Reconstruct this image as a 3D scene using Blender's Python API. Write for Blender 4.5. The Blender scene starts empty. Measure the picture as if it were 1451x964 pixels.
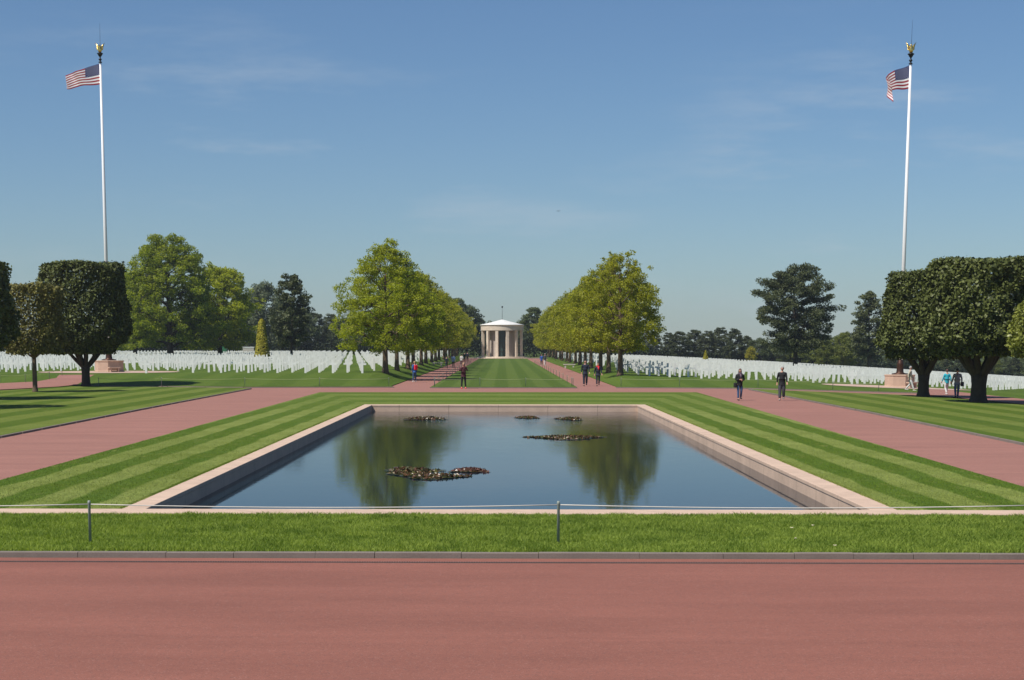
import bpy, bmesh, math, random
import numpy as np
from mathutils import Vector, Matrix, Euler

PI = math.pi
R = math.radians
scene = bpy.context.scene
COL = scene.collection
rng = np.random.default_rng(7)
random.seed(7)

# ------------------------------------------------------------------ camera
PW, PH = 1451.0, 964.0
F = 2418.0                       # focal length in photo pixels
HOR = 489.0                      # horizon row
CAMZ = 2.9
PPX = 670.0
YAW = math.atan((712.0 - PPX) / F)
PITCH = math.atan(0.1407)
PPY = HOR + F * math.tan(PITCH)
cam_d = bpy.data.cameras.new('camera')
cam = bpy.data.objects.new('camera', cam_d)
COL.objects.link(cam)
cam.location = (0, 0, CAMZ)
cam.rotation_euler = (PI / 2 - PITCH, 0, YAW)
cam_d.sensor_fit = 'HORIZONTAL'
cam_d.sensor_width = 36
cam_d.lens = 36 * F / PW
cam_d.shift_x = (PW / 2 - PPX) / PW
cam_d.shift_y = (PPY - PH / 2) / PW
cam_d.clip_start = 0.1
cam_d.clip_end = 20000
scene.camera = cam
CM = Euler((PI / 2 - PITCH, 0, YAW)).to_matrix()


def ray(px, py):
    return CM @ Vector(((px - PPX) / F, -(py - PPY) / F, -1.0))


def sst(a, b, t):
    t = np.clip((t - a) / (b - a), 0, 1)
    return t * t * (3 - 2 * t)


def zt(x, y):
    x = np.asarray(x, float); y = np.asarray(y, float)
    t = sst(119, 137, y)
    xr = np.clip(x - 17, 0, 90)
    near = -.022 * xr
    xe = np.clip(x - 10, 0, 110)
    far = .62 * sst(8.2, 10.2, -x) + .4 * sst(8.2, 10.2, x) - .031 * xe - .00025 * xe * xe
    return near * (1 - t) + far * t


def zf(x, y):
    return float(zt(x, y))


def at(px, py, z=0.0):
    d = ray(px, py)
    k = (z - CAMZ) / d.z
    return Vector((d.x * k, d.y * k, z))


def hit(px, py):
    d = ray(px, py)
    k = 5.0
    while k < 900:
        if CAMZ + d.z * k <= zf(d.x * k, d.y * k):
            break
        k += .25
    return Vector((d.x * k, d.y * k, zf(d.x * k, d.y * k)))


def at_y(px, py, Y):
    """point seen at a pixel at the distance Y along the mall"""
    d = ray(px, py)
    k = Y / d.y
    return Vector((d.x * k, Y, CAMZ + d.z * k))


# ------------------------------------------------------------------ materials
def new_mat(name):
    m = bpy.data.materials.new(name)
    m.use_nodes = True
    nt = m.node_tree
    return m, nt, nt.nodes['Principled BSDF']


def N(nt, t, **kw):
    n = nt.nodes.new(t)
    for k, v in kw.items():
        if k in n.inputs:
            n.inputs[k].default_value = v
        else:
            setattr(n, k, v)
    return n


def mixc(nt, fac, a, b, blend='MIX'):
    n = nt.nodes.new('ShaderNodeMix')
    n.data_type = 'RGBA'; n.blend_type = blend
    for sock, v in ((n.inputs[0], fac), (n.inputs[6], a), (n.inputs[7], b)):
        if isinstance(v, bpy.types.NodeSocket):
            nt.links.new(v, sock)
        elif isinstance(v, (int, float)):
            sock.default_value = v
        else:
            sock.default_value = (*v, 1) if len(v) == 3 else v
    return n.outputs[2]


def mth(nt, op, a, b=0.0, c=0.0):
    n = nt.nodes.new('ShaderNodeMath')
    n.operation = op
    for i, v in enumerate((a, b, c)):
        if isinstance(v, bpy.types.NodeSocket):
            nt.links.new(v, n.inputs[i])
        else:
            n.inputs[i].default_value = v
    return n.outputs[0]


def maprange(nt, v, a, b, c, d, smooth=False):
    n = nt.nodes.new('ShaderNodeMapRange')
    if smooth:
        n.interpolation_type = 'SMOOTHSTEP'
    nt.links.new(v, n.inputs[0])
    for i, q in enumerate((a, b, c, d)):
        n.inputs[i + 1].default_value = q
    return n.outputs[0]


def noise(nt, scale, detail=3, rough=.5, vec=None, stretch=None):
    n = nt.nodes.new('ShaderNodeTexNoise')
    n.inputs['Scale'].default_value = scale
    n.inputs['Detail'].default_value = detail
    n.inputs['Roughness'].default_value = rough
    if vec is None:
        vec = nt.nodes.new('ShaderNodeNewGeometry').outputs['Position']
    if stretch:
        mp = nt.nodes.new('ShaderNodeMapping')
        mp.inputs['Scale'].default_value = stretch
        nt.links.new(vec, mp.inputs[0])
        vec = mp.outputs[0]
    nt.links.new(vec, n.inputs['Vector'])
    return n.outputs[0]


def bump(nt, bs, h, strength, dist):
    b = nt.nodes.new('ShaderNodeBump')
    b.inputs['Strength'].default_value = strength
    b.inputs['Distance'].default_value = dist
    nt.links.new(h, b.inputs['Height'])
    nt.links.new(b.outputs[0], bs.inputs['Normal'])


def simple(name, col, rough=.6, metal=0., var=.12, scale=8., spec=.4):
    m, nt, bs = new_mat(name)
    if var > 0:
        tc = nt.nodes.new('ShaderNodeTexCoord').outputs['Object']
        n = noise(nt, scale, 4, .6, tc)
        c = mixc(nt, n, [v * (1 - var * 1.6) for v in col], [min(1, v * (1 + var * 1.6)) for v in col])
        nt.links.new(c, bs.inputs['Base Color'])
    else:
        bs.inputs['Base Color'].default_value = (*col, 1)
    bs.inputs['Roughness'].default_value = rough
    bs.inputs['Metallic'].default_value = metal
    bs.inputs['Specular IOR Level'].default_value = spec
    return m


def xyz(nt):
    g = nt.nodes.new('ShaderNodeNewGeometry').outputs['Position']
    s = nt.nodes.new('ShaderNodeSeparateXYZ')
    nt.links.new(g, s.inputs[0])
    return s.outputs


def lawn_mat(name, dark, light, width, mode, off=0., contrast=1.0):
    """mown lawn: stripes as laid by a mower (grass leaning two ways)"""
    m, nt, bs = new_mat(name)
    X, Y, Z = xyz(nt)
    wob = noise(nt, .35, 2, .5)
    wv = mth(nt, 'MULTIPLY', mth(nt, 'SUBTRACT', wob, .5), .38)
    if mode == 'x':
        c = mth(nt, 'ADD', X, wv)
    elif mode == 'ax':
        c = mth(nt, 'ADD', mth(nt, 'ABSOLUTE', X), wv)
    elif mode == 'pool':
        ax = mth(nt, 'ADD', mth(nt, 'ABSOLUTE', X), wv)
        side = mth(nt, 'SUBTRACT', ax, 6.75)
        far = mth(nt, 'MULTIPLY', mth(nt, 'SUBTRACT', Y, 84.), .19)
        c = mth(nt, 'MAXIMUM', side, far)
    s = mth(nt, 'SINE', mth(nt, 'MULTIPLY', mth(nt, 'SUBTRACT', c, off), PI / width))
    st = maprange(nt, s, -.3, .3, .5 - .5 * contrast, .5 + .5 * contrast, True)
    if mode == 'pool':
        fade = maprange(nt, Y, 70., 86., 1., .45, True)
        st = mth(nt, 'ADD', mth(nt, 'MULTIPLY', mth(nt, 'SUBTRACT', st, .5), fade), mth(nt, 'SUBTRACT', .5, mth(nt, 'MULTIPLY', mth(nt, 'SUBTRACT', 1., fade), .25)))
    st = mth(nt, 'ADD', mth(nt, 'MULTIPLY', mth(nt, 'SUBTRACT', st, .5), maprange(nt, noise(nt, .28, 4, .65), .3, .7, .62, 1.15)), .5)
    base = mixc(nt, st, dark, light)
    n1 = noise(nt, .5, 4, .6)
    n2 = noise(nt, 9., 5, .7)
    n3 = noise(nt, 60., 3, .7)
    n4 = noise(nt, 2.2, 4, .7, None, (1., .35, 1.))
    b = mixc(nt, maprange(nt, n1, .3, .7, 0, .55), base, (dark[0] * 1.35, dark[1] * 1.05, dark[2] * .9))
    b = mixc(nt, maprange(nt, n4, .58, .74, 0, .5), b, (light[0] * 1.25, light[1] * 1.02, light[2] * 1.2))
    b = mixc(nt, 1.0, b, mixc(nt, maprange(nt, n2, .3, .7, 0, 1), (.72, .72, .72), (1.25, 1.25, 1.2)), 'MULTIPLY')
    b = mixc(nt, 1.0, b, mixc(nt, maprange(nt, n3, .3, .7, 0, 1), (.62, .62, .62), (1.35, 1.35, 1.3)), 'MULTIPLY')
    nt.links.new(b, bs.inputs['Base Color'])
    bs.inputs['Roughness'].default_value = .9
    bs.inputs['Specular IOR Level'].default_value = .12
    bump(nt, bs, n3, .6, .03)
    return m


def leaf_mat(name, dark, light, trans=.35, rough=.55, scale=.6, spec=.3, nw=.7):
    m, nt, bs = new_mat(name)
    g = nt.nodes.new('ShaderNodeNewGeometry')
    oi = nt.nodes.new('ShaderNodeObjectInfo')
    tc = nt.nodes.new('ShaderNodeTexCoord').outputs['Object']
    n = noise(nt, scale, 3, .6, tc)
    f = mth(nt, 'ADD', mth(nt, 'ADD', mth(nt, 'MULTIPLY', mth(nt, 'SUBTRACT', n, .5), nw), .35), mth(nt, 'MULTIPLY', g.outputs['Random Per Island'], .55))
    f = mth(nt, 'ADD', f, mth(nt, 'MULTIPLY', mth(nt, 'SUBTRACT', oi.outputs['Random'], .5), .38))
    c = mixc(nt, maprange(nt, f, .25, .95, 0, 1), dark, light)
    nt.links.new(c, bs.inputs['Base Color'])
    bs.inputs['Roughness'].default_value = rough
    bs.inputs['Specular IOR Level'].default_value = spec
    tr = nt.nodes.new('ShaderNodeBsdfTranslucent')
    hs = nt.nodes.new('ShaderNodeHueSaturation')
    hs.inputs['Saturation'].default_value = 1.15
    hs.inputs['Value'].default_value = 1.25
    nt.links.new(c, hs.inputs['Color'])
    nt.links.new(hs.outputs[0], tr.inputs['Color'])
    mx = nt.nodes.new('ShaderNodeMixShader')
    mx.inputs[0].default_value = trans
    nt.links.new(bs.outputs[0], mx.inputs[1]); nt.links.new(tr.outputs[0], mx.inputs[2])
    nt.links.new(mx.outputs[0], nt.nodes['Material Output'].inputs['Surface'])
    return m


def asphalt_mat(name, col):
    m, nt, bs = new_mat(name)
    n1 = noise(nt, 140., 2, .6)
    n2 = noise(nt, .9, 5, .65, None, (.22, 1., 1.))
    n3 = noise(nt, 9., 4, .65)
    v = nt.nodes.new('ShaderNodeTexVoronoi')
    v.inputs['Scale'].default_value = 75.
    nt.links.new(nt.nodes.new('ShaderNodeNewGeometry').outputs['Position'], v.inputs['Vector'])
    c = mixc(nt, maprange(nt, n2, .3, .7, 0, 1), [k * .86 for k in col], [k * 1.1 for k in col])
    n5 = noise(nt, 1.1, 5, .7, None, (.06, 1.3, 1.))
    c = mixc(nt, maprange(nt, n5, .56, .72, 0, .35), c, [k * .78 for k in col])
    c = mixc(nt, maprange(nt, n5, .30, .42, .25, 0), c, [k * 1.25 for k in col])
    c = mixc(nt, 1.0, c, mixc(nt, maprange(nt, n3, .3, .7, 0, 1), (.95, .95, .95), (1.05, 1.05, 1.05)), 'MULTIPLY')
    c = mixc(nt, 1.0, c, mixc(nt, maprange(nt, n1, .3, .7, 0, 1), (.78, .77, .77), (1.22, 1.22, 1.22)), 'MULTIPLY')
    sp = nt.nodes.new('ShaderNodeSeparateColor')
    nt.links.new(v.outputs['Color'], sp.inputs[0])
    pale = mth(nt, 'GREATER_THAN', sp.outputs[0], .965)
    dark = mth(nt, 'LESS_THAN', sp.outputs[0], .10)
    c = mixc(nt, mth(nt, 'MULTIPLY', pale, .13), c, (.62, .5, .44))
    c = mixc(nt, mth(nt, 'MULTIPLY', dark, .45), c, (.1, .06, .055))
    nt.links.new(c, bs.inputs['Base Color'])
    bs.inputs['Roughness'].default_value = .88
    bs.inputs['Specular IOR Level'].default_value = .25
    bump(nt, bs, n1, .5, .006)
    return m


def stone_mat(name, col, joint=0., rough=.8, axis='x'):
    m, nt, bs = new_mat(name)
    tc = nt.nodes.new('ShaderNodeNewGeometry').outputs['Position']
    n1 = noise(nt, 1.3, 5, .7, tc)
    n2 = noise(nt, 45., 3, .7, tc)
    c = mixc(nt, maprange(nt, n1, .3, .7, 0, 1), [k * .86 for k in col], [min(1, k * 1.1) for k in col])
    c = mixc(nt, 1.0, c, mixc(nt, maprange(nt, n2, .3, .7, 0, 1), (.86, .85, .84), (1.1, 1.1, 1.1)), 'MULTIPLY')
    if joint > 0:
        X, Y, Z = xyz(nt)
        s = mth(nt, 'ADD', X, Y)
        fr = mth(nt, 'ABSOLUTE', mth(nt, 'SUBTRACT', mth(nt, 'FRACT', mth(nt, 'DIVIDE', s, joint)), .5))
        j = mth(nt, 'LESS_THAN', fr, .006)
        c = mixc(nt, mth(nt, 'MULTIPLY', j, .6), c, [k * .35 for k in col])
    nt.links.new(c, bs.inputs['Base Color'])
    bs.inputs['Roughness'].default_value = rough
    bs.inputs['Specular IOR Level'].default_value = .25
    bump(nt, bs, n2, .3, .005)
    return m


M = {}
M['asphalt'] = asphalt_mat('red_asphalt', (.255, .101, .073))
M['path'] = asphalt_mat('red_path_sheen', (.315, .150, .117))  # red asphalt made paler, grazing sheen put into its colour
M['ground'] = lawn_mat('ground_grass', (.06, .095, .022), (.075, .11, .028), 3., 'x', 0, .3)
M['lawn_pool'] = lawn_mat('striped_lawn', (.066, .122, .010), (.215, .255, .068), .70, 'pool', .05)
M['lawn_tips'] = lawn_mat('striped_lawn_tips', (.115, .195, .022), (.34, .39, .11), .70, 'pool', .05)
M['lawn_side'] = lawn_mat('side_lawn', (.068, .118, .012), (.155, .195, .040), 1.25, 'ax', 16.4)
M['lawn_mall'] = lawn_mat('mall_lawn', (.062, .11, .018), (.10, .15, .032), 1.0, 'x', .4, .9)
M['lawn_field'] = lawn_mat('field_lawn', (.062, .112, .014), (.098, .15, .024), 1.9, 'x', 0, .7)
M['blade'] = leaf_mat('grass_blade', (.12, .195, .028), (.34, .42, .08), .42, .6, 1.1, .15, 1.5)
M['coping'] = stone_mat('pink_limestone', (.58, .425, .32), 2.4)
M['slab'] = stone_mat('pale_pink_paving', (.52, .37, .29), 1.5)
M['kerb'] = stone_mat('grey_kerbstone', (.215, .18, .155), 0)
M['chapel'] = stone_mat('chapel_limestone', (.66, .56, .45), 0)
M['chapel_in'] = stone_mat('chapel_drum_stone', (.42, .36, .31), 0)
M['roof'] = stone_mat('white_roof', (.72, .71, .68), 0)
M['marble'] = simple('white_marble', (.86, .85, .81), .45, 0, .03, 3.)
_nt = M['marble'].node_tree; _g = _nt.nodes.new('ShaderNodeNewGeometry'); _o = _nt.nodes.new('ShaderNodeObjectInfo')
_l = _nt.nodes['Principled BSDF'].inputs['Base Color'].links[0].from_socket
_v = maprange(_nt, mth(_nt, 'FRACT', mth(_nt, 'ADD', _g.outputs['Random Per Island'], _o.outputs['Random'])), 0, 1, .86, 1.)
_cc = nt_c = _nt.nodes.new('ShaderNodeCombineColor')
for _i in range(3): _nt.links.new(_v, _cc.inputs[_i])
_nt.links.new(mixc(_nt, 1.0, _l, _cc.outputs[0], 'MULTIPLY'), _nt.nodes['Principled BSDF'].inputs['Base Color'])
M['pedestal'] = stone_mat('pedestal_granite', (.50, .35, .26), 0)
M['pole'] = simple('white_pole_paint', (.80, .80, .80), .35, 0, .02)
M['bronze'] = simple('dark_bronze', (.075, .035, .022), .45, .6, .2)
M['black'] = simple('black_metal', (.012, .012, .015), .4, .4, .1)
M['gold'] = simple('gilding', (.95, .62, .18), .25, 1., .05)
M['bark'] = simple('grey_brown_bark', (.13, .09, .055), .9, 0, .35, 5.)
M['bark_dark'] = simple('dark_bark', (.05, .038, .028), .9, 0, .35, 5.)
M['post'] = simple('green_grey_post', (.26, .30, .27), .6, .0, .15)
M['rope'] = simple('pale_rope', (.62, .58, .52), .8, 0, .1)
M['wire'] = simple('faded_rope', (.34, .35, .19), .8, 0, .1)
M['slot'] = simple('drain_dark', (.012, .010, .010), .8, 0, .1)
M['slotbar'] = simple('drain_bar', (.15, .10, .085), .6, .0, .2)
M['glass'] = simple('dark_glass', (.05, .08, .075), .12, 0, .1)
M['petal'] = simple('cream_petal', (.62, .56, .36), .7, 0, .1)
M['bench'] = stone_mat('bench_stone', (.5, .46, .4), 0)

M['lf_avenue'] = leaf_mat('avenue_foliage', (.125, .18, .012), (.42, .44, .045), .52)
M['lf_avenue_y'] = leaf_mat('avenue_yellow_foliage', (.155, .185, .014), (.43, .42, .045), .5)
M['lf_oak'] = leaf_mat('oak_foliage', (.14, .19, .016), (.47, .49, .06), .52)
M['lf_trim'] = leaf_mat('clipped_foliage', (.018, .028, .008), (.13, .15, .038), .06, .5, 1.6, .22)
M['lf_trim_o'] = leaf_mat('clipped_olive_foliage', (.05, .055, .012), (.20, .18, .045), .1, .5, .9, .22)
M['lf_trim_g'] = leaf_mat('clipped_green_foliage', (.07, .09, .012), (.26, .28, .05), .15, .42, .9, .4)
M['lf_pine'] = leaf_mat('pine_foliage', (.036, .05, .020), (.13, .145, .055), .2, .6, .5)
M['lf_back'] = leaf_mat('wood_foliage', (.05, .072, .026), (.15, .18, .065), .3, .6, .4)  # far foliage lightened, its colour carries some of the distance haze
M['lf_grey'] = leaf_mat('willow_foliage', (.07, .09, .045), (.20, .23, .12), .3, .6, .4)
M['lf_light'] = leaf_mat('light_foliage', (.07, .095, .016), (.20, .22, .04), .3, .6, .4)
M['lf_cone'] = leaf_mat('golden_yew_foliage', (.20, .18, .010), (.48, .42, .03), .2, .6, 1.)
M['hedge'] = leaf_mat('hedge_foliage', (.012, .022, .008), (.04, .055, .018), .1, .7, .5)


def water_mat():
    m, nt, bs = new_mat('pool_water')
    bs.inputs['Base Color'].default_value = (.006, .016, .026, 1)
    bs.inputs['Roughness'].default_value = .02
    bs.inputs['IOR'].default_value = 1.14
    bs.inputs['Specular IOR Level'].default_value = .5
    a = noise(nt, 4.2, 3, .55, None, (1., .55, 1.))
    b = noise(nt, 11., 4, .65, None, (1., .7, 1.))
    X, Y, Z = xyz(nt)
    patch = noise(nt, .09, 2, .5)
    k = mth(nt, 'MULTIPLY', maprange(nt, Y, 40., 80., .09, .7, True), maprange(nt, patch, .35, .65, .55, 1.25))
    c3 = noise(nt, 1.3, 4, .6, None, (1., .45, 1.))
    h = mth(nt, 'ADD', a, mth(nt, 'MULTIPLY', b, .5))
    h = mth(nt, 'ADD', h, mth(nt, 'MULTIPLY', c3, 1.6))
    h = mth(nt, 'MULTIPLY', h, k)
    bump(nt, bs, h, .55, .02)
    return m


M['water'] = water_mat()


# ------------------------------------------------------------------ mesh helpers
def tag(o, label=None, cat=None, group=None, kind=None):
    if label: o['label'] = label
    if cat: o['category'] = cat
    if group: o['group'] = group
    if kind: o['kind'] = kind
    return o


def empty(name, loc, rz=0):
    o = bpy.data.objects.new(name, None)
    COL.objects.link(o)
    o.location = loc; o.rotation_euler = (0, 0, rz)
    o.empty_display_size = .3
    return o


def link(name, me, mat=None, parent=None, loc=None, rz=0):
    o = bpy.data.objects.new(name, me)
    COL.objects.link(o)
    if mat is not None:
        for mm in (mat if isinstance(mat, (list, tuple)) else [mat]):
            if len(me.materials) < (len(mat) if isinstance(mat, (list, tuple)) else 1):
                me.materials.append(mm)
    if parent is not None: o.parent = parent
    if loc is not None: o.location = loc
    o.rotation_euler = (0, 0, rz)
    return o


def np_mesh(name, V, Fc, smooth=False):
    V = np.asarray(V, np.float32).reshape(-1, 3)
    Fc = np.asarray(Fc, np.int32)
    me = bpy.data.meshes.new(name)
    n, k = Fc.shape
    me.vertices.add(len(V)); me.vertices.foreach_set('co', V.ravel())
    me.loops.add(n * k); me.loops.foreach_set('vertex_index', Fc.ravel())
    me.polygons.add(n)
    me.polygons.foreach_set('loop_start', np.arange(0, n * k, k, dtype=np.int32))
    me.polygons.foreach_set('use_smooth', np.full(n, smooth))
    me.update(calc_edges=True)
    return me


def leaves(C, size, up=.35, elong=1.6, rg=rng, nrm=None, nw=0.0):
    """numpy arrays of rhombus shaped leaf quads round the centres C"""
    n = len(C)
    nr = rg.normal(size=(n, 3)); nr[:, 2] += up * 1.5
    if nrm is not None:
        nr = nr * (1 - nw) + nrm * nw * 1.6
    nr /= np.linalg.norm(nr, axis=1)[:, None] + 1e-9
    t = rg.normal(size=(n, 3))
    a = np.cross(nr, t); a /= np.linalg.norm(a, axis=1)[:, None] + 1e-9
    b = np.cross(nr, a)
    s = (size * rg.uniform(.6, 1.35, n))[:, None]
    V = np.stack([C - a * s * elong * .5, C - b * s * .42 + a * s * .1, C + a * s * elong * .5, C + b * s * .42 + a * s * .1], 1)
    return V.reshape(-1, 3)


def quads(n):
    return np.arange(n * 4, dtype=np.int32).reshape(n, 4)


class Acc:
    """collects quads"""
    def __init__(s): s.V = []; s.F = []; s.n = 0
    def add(s, V, Fc):
        V = np.asarray(V, float).reshape(-1, 3)
        s.V.append(V); s.F.append(np.asarray(Fc, int).reshape(-1, 4) + s.n); s.n += len(V)
    def box(s, x0, x1, y0, y1, z0, z1, m=None):
        V = np.array([(x, y, z) for z in (z0, z1) for y in (y0, y1) for x in (x0, x1)], float)
        if m is not None: V = np.array([tuple(m @ Vector(v)) for v in V])
        s.add(V, [(0, 2, 3, 1), (4, 5, 7, 6), (0, 1, 5, 4), (2, 6, 7, 3), (0, 4, 6, 2), (1, 3, 7, 5)])
    def tube(s, pts, rad, seg=8, cap=True, sx=1., sy=1.):
        pts = np.asarray(pts, float); n = len(pts)
        rad = np.broadcast_to(np.asarray(rad, float), (n,))
        T = np.gradient(pts, axis=0); T /= np.linalg.norm(T, axis=1)[:, None] + 1e-9
        ref = np.array([1., 0, 0]) if abs(T[0][0]) < .8 else np.array([0, 1., 0])
        V = []
        for i in range(n):
            a = ref - T[i] * ref.dot(T[i]); a /= np.linalg.norm(a) + 1e-9
            b = np.cross(T[i], a)
            ref = a
            th = np.arange(seg) / seg * 2 * PI
            V.append(pts[i] + rad[i] * (np.cos(th)[:, None] * a * sx + np.sin(th)[:, None] * b * sy))
        V = np.concatenate(V)
        Fc = [(i * seg + j, i * seg + (j + 1) % seg, (i + 1) * seg + (j + 1) % seg, (i + 1) * seg + j)
              for i in range(n - 1) for j in range(seg)]
        if cap:
            for base, p in ((0, pts[0]), ((n - 1) * seg, pts[-1])):
                c = len(V)
                V = np.vstack([V, p])
                for j in range(0, seg, 2):
                    q = (base + j, base + (j + 1) % seg, base + (j + 2) % seg, c)
                    Fc.append(q if base else q[::-1])
        s.add(V, Fc)
    def lathe(s, prof, seg=24, cx=0., cy=0.):
        n = len(prof); th = np.arange(seg) / seg * 2 * PI
        V = np.concatenate([np.stack([cx + max(r, 1e-4) * np.cos(th), cy + max(r, 1e-4) * np.sin(th), np.full(seg, z)], 1) for r, z in prof])
        Fc = [(i * seg + j, i * seg + (j + 1) % seg, (i + 1) * seg + (j + 1) % seg, (i + 1) * seg + j)
              for i in range(n - 1) for j in range(seg)]
        s.add(V, Fc)
    def sphere(s, c, r, seg=12, rings=8):
        r = np.broadcast_to(np.asarray(r, float), (3,))
        V = []; Fc = []
        for i in range(rings + 1):
            ph = PI * i / rings
            for j in range(seg):
                th = 2 * PI * j / seg
                V.append((c[0] + r[0] * math.sin(ph) * math.cos(th), c[1] + r[1] * math.sin(ph) * math.sin(th), c[2] - r[2] * math.cos(ph)))
        for i in range(rings):
            for j in range(seg):
                Fc.append((i * seg + j, i * seg + (j + 1) % seg, (i + 1) * seg + (j + 1) % seg, (i + 1) * seg + j))
        s.add(V, Fc)
    def mesh(s, name, smooth=False):
        return np_mesh(name, np.concatenate(s.V), np.concatenate(s.F), smooth)
    def build(s, name, mat, parent=None, loc=None, smooth=False, rz=0):
        return link(name, s.mesh(name, smooth), mat, parent, loc, rz)


def bevel(o, w=.01, seg=2):
    b = o.modifiers.new('bevel', 'BEVEL'); b.width = w; b.segments = seg; b.limit_method = 'ANGLE'
    return o


def lawn_sheet(name, pts, mat, off=0., thick=.06, step=3., parent=None):
    """polygon laid over the terrain with a real edge round it"""
    bm = bmesh.new()
    vs = [bm.verts.new((p[0], p[1], 0)) for p in pts]
    bm.faces.new(vs)
    bm.normal_update()
    if bm.faces[:][0].normal.z < 0:
        bmesh.ops.reverse_faces(bm, faces=bm.faces[:])
    xs = [p[0] for p in pts]; ys = [p[1] for p in pts]
    def cuts(a, b):
        q = math.ceil(a / step) * step; out = []
        while q < b: out.append(q); q += step
        return out
    cx = [c for c in cuts(max(min(xs), -240), min(max(xs), 240))] + [c for c in (-10.2, -9.2, -8.2, 8.2, 9.2, 10.2) if min(xs) < c < max(xs)]
    cy = [c for c in cuts(max(min(ys), 20), min(max(ys), 160))] + [c for c in range(180, int(min(max(ys), 900)), 30)]
    for c in cx:
        if abs(c) > 75 and int(c) % 4: continue
        bmesh.ops.bisect_plane(bm, geom=bm.verts[:] + bm.edges[:] + bm.faces[:], plane_co=(c, 0, 0), plane_no=(1, 0, 0))
    for c in cy:
        bmesh.ops.bisect_plane(bm, geom=bm.verts[:] + bm.edges[:] + bm.faces[:], plane_co=(0, c, 0), plane_no=(0, 1, 0))
    if thick > 0:
        bd = [e for e in bm.edges if e.is_boundary]
        r = bmesh.ops.extrude_edge_only(bm, edges=bd)
        low = set(v for v in r['geom'] if isinstance(v, bmesh.types.BMVert))
    else:
        low = set()
    for v in bm.verts:
        v.co.z = zf(v.co.x, v.co.y) + off - (thick if v in low else 0)
    bmesh.ops.recalc_face_normals(bm, faces=bm.faces[:])
    me = bpy.data.meshes.new(name)
    bm.to_mesh(me); bm.free()
    return link(name, me, mat, parent)


def grid_sheet(name, xs, ys, mat, off, hole=None):
    X, Yg = np.meshgrid(xs, ys)
    V = np.stack([X, Yg, zt(X, Yg) + off], -1).reshape(-1, 3)
    nx = len(xs); Fc = []
    for j in range(len(ys) - 1):
        for i in range(nx - 1):
            cx = (xs[i] + xs[i + 1]) / 2; cy = (ys[j] + ys[j + 1]) / 2
            if hole and hole(cx, cy): continue
            Fc.append((j * nx + i, j * nx + i + 1, (j + 1) * nx + i + 1, (j + 1) * nx + i))
    return link(name, np_mesh(name, V, Fc, True), mat)


# ------------------------------------------------------------------ ground, paths, lawns
PXL, PXR, PIL, PIR = -6.77, 6.97, -6.33, 6.50      # pool: outer and inner coping lines
PY0, PY1 = 30.1, 83.0                               # inner near edge, inner far edge
PYF = 83.9                                          # outer far edge
SY0 = 29.35                                         # near stone strip, front edge
WZ = -.30
inpool = lambda x, y: PXL + .1 < x < PXR - .1 and SY0 + .1 < y < PYF - .1
xs = sorted(set([-1600, -900, -500, -300, -200, -150, -120, -90] + list(range(-70, 71, 5)) + [PXL + .1, PXR - .1] + [90, 120, 150, 200, 300, 500, 900, 1600, -8.2, -9.2, -10.2, 8.2, 9.2, 10.2]))
ys = sorted(set([-600, -200, -60, 0, 20, SY0 + .1, PYF - .1] + list(range(35, 150, 4)) + [160, 180, 220, 260, 300, 350, 400, 450, 520, 600, 800, 1200, 1800]))
tag(grid_sheet('ground', xs, ys, M['ground'], -.16, inpool), kind='structure')
tag(grid_sheet('path', sorted(set([3. * i for i in range(-25, 26)] + [-10.2, -9.2, -8.2, PXL + .1, PXR - .1, 8.2, 9.2, 10.2])),
               [SY0 + .1] + list(range(33, 82, 3)) + [PYF - .1] + list(range(87, 146, 3)), M['path'], -.055, lambda x, y: inpool(x, y) or (y > 129 and 8.2 < abs(x) < 24)), kind='structure')
tag(grid_sheet('mall_path', [-8.2, -5, 0, 5, 8.2], [144, 180, 240, 300, 360, 372, 384, 396], M['path'], -.055), kind='structure')
tag(grid_sheet('road', [-60, -50, -40, -30, -25, -20, -17, -10, 0, 10, 17, 20, 25, 30, 40, 50, 60], [-40, -10, 10, 20, 23.90], M['asphalt'], -.085), kind='structure')

P = lambda px, py: tuple(hit(px, py)[:2])
# U-shaped striped lawn round the pool
a, b, c, d = P(0, 681), P(453, 556), P(987, 556), P(1451, 690)
tag(lawn_sheet('lawn', [(PXL, SY0 + .75), (PXL, PYF), (PXR, PYF), (PXR, SY0 + .75), (d[0] - .1, SY0 + .75), d, c, b, a, (a[0] + .1, SY0 + .75)], M['lawn_pool'], 0, .05), kind='structure')
# lawns with the clipped trees
tag(lawn_sheet('lawn', [P(-420, 696), P(0, 618), P(200, 579), P(355, 550), P(338, 549.6), P(109, 546.5), P(0, 553.5), P(-120, 562), P(-420, 580)], M['lawn_side'], 0, .05), kind='structure')
tag(lawn_sheet('lawn', [P(1850, 706), P(1451, 628), P(1230, 583), P(1062, 551), P(1114, 553.5), P(1304, 560.5), P(1385, 567.5), P(1451, 574), P(1600, 588), P(1850, 606)], M['lawn_side'], 0, .05), kind='structure')
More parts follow.
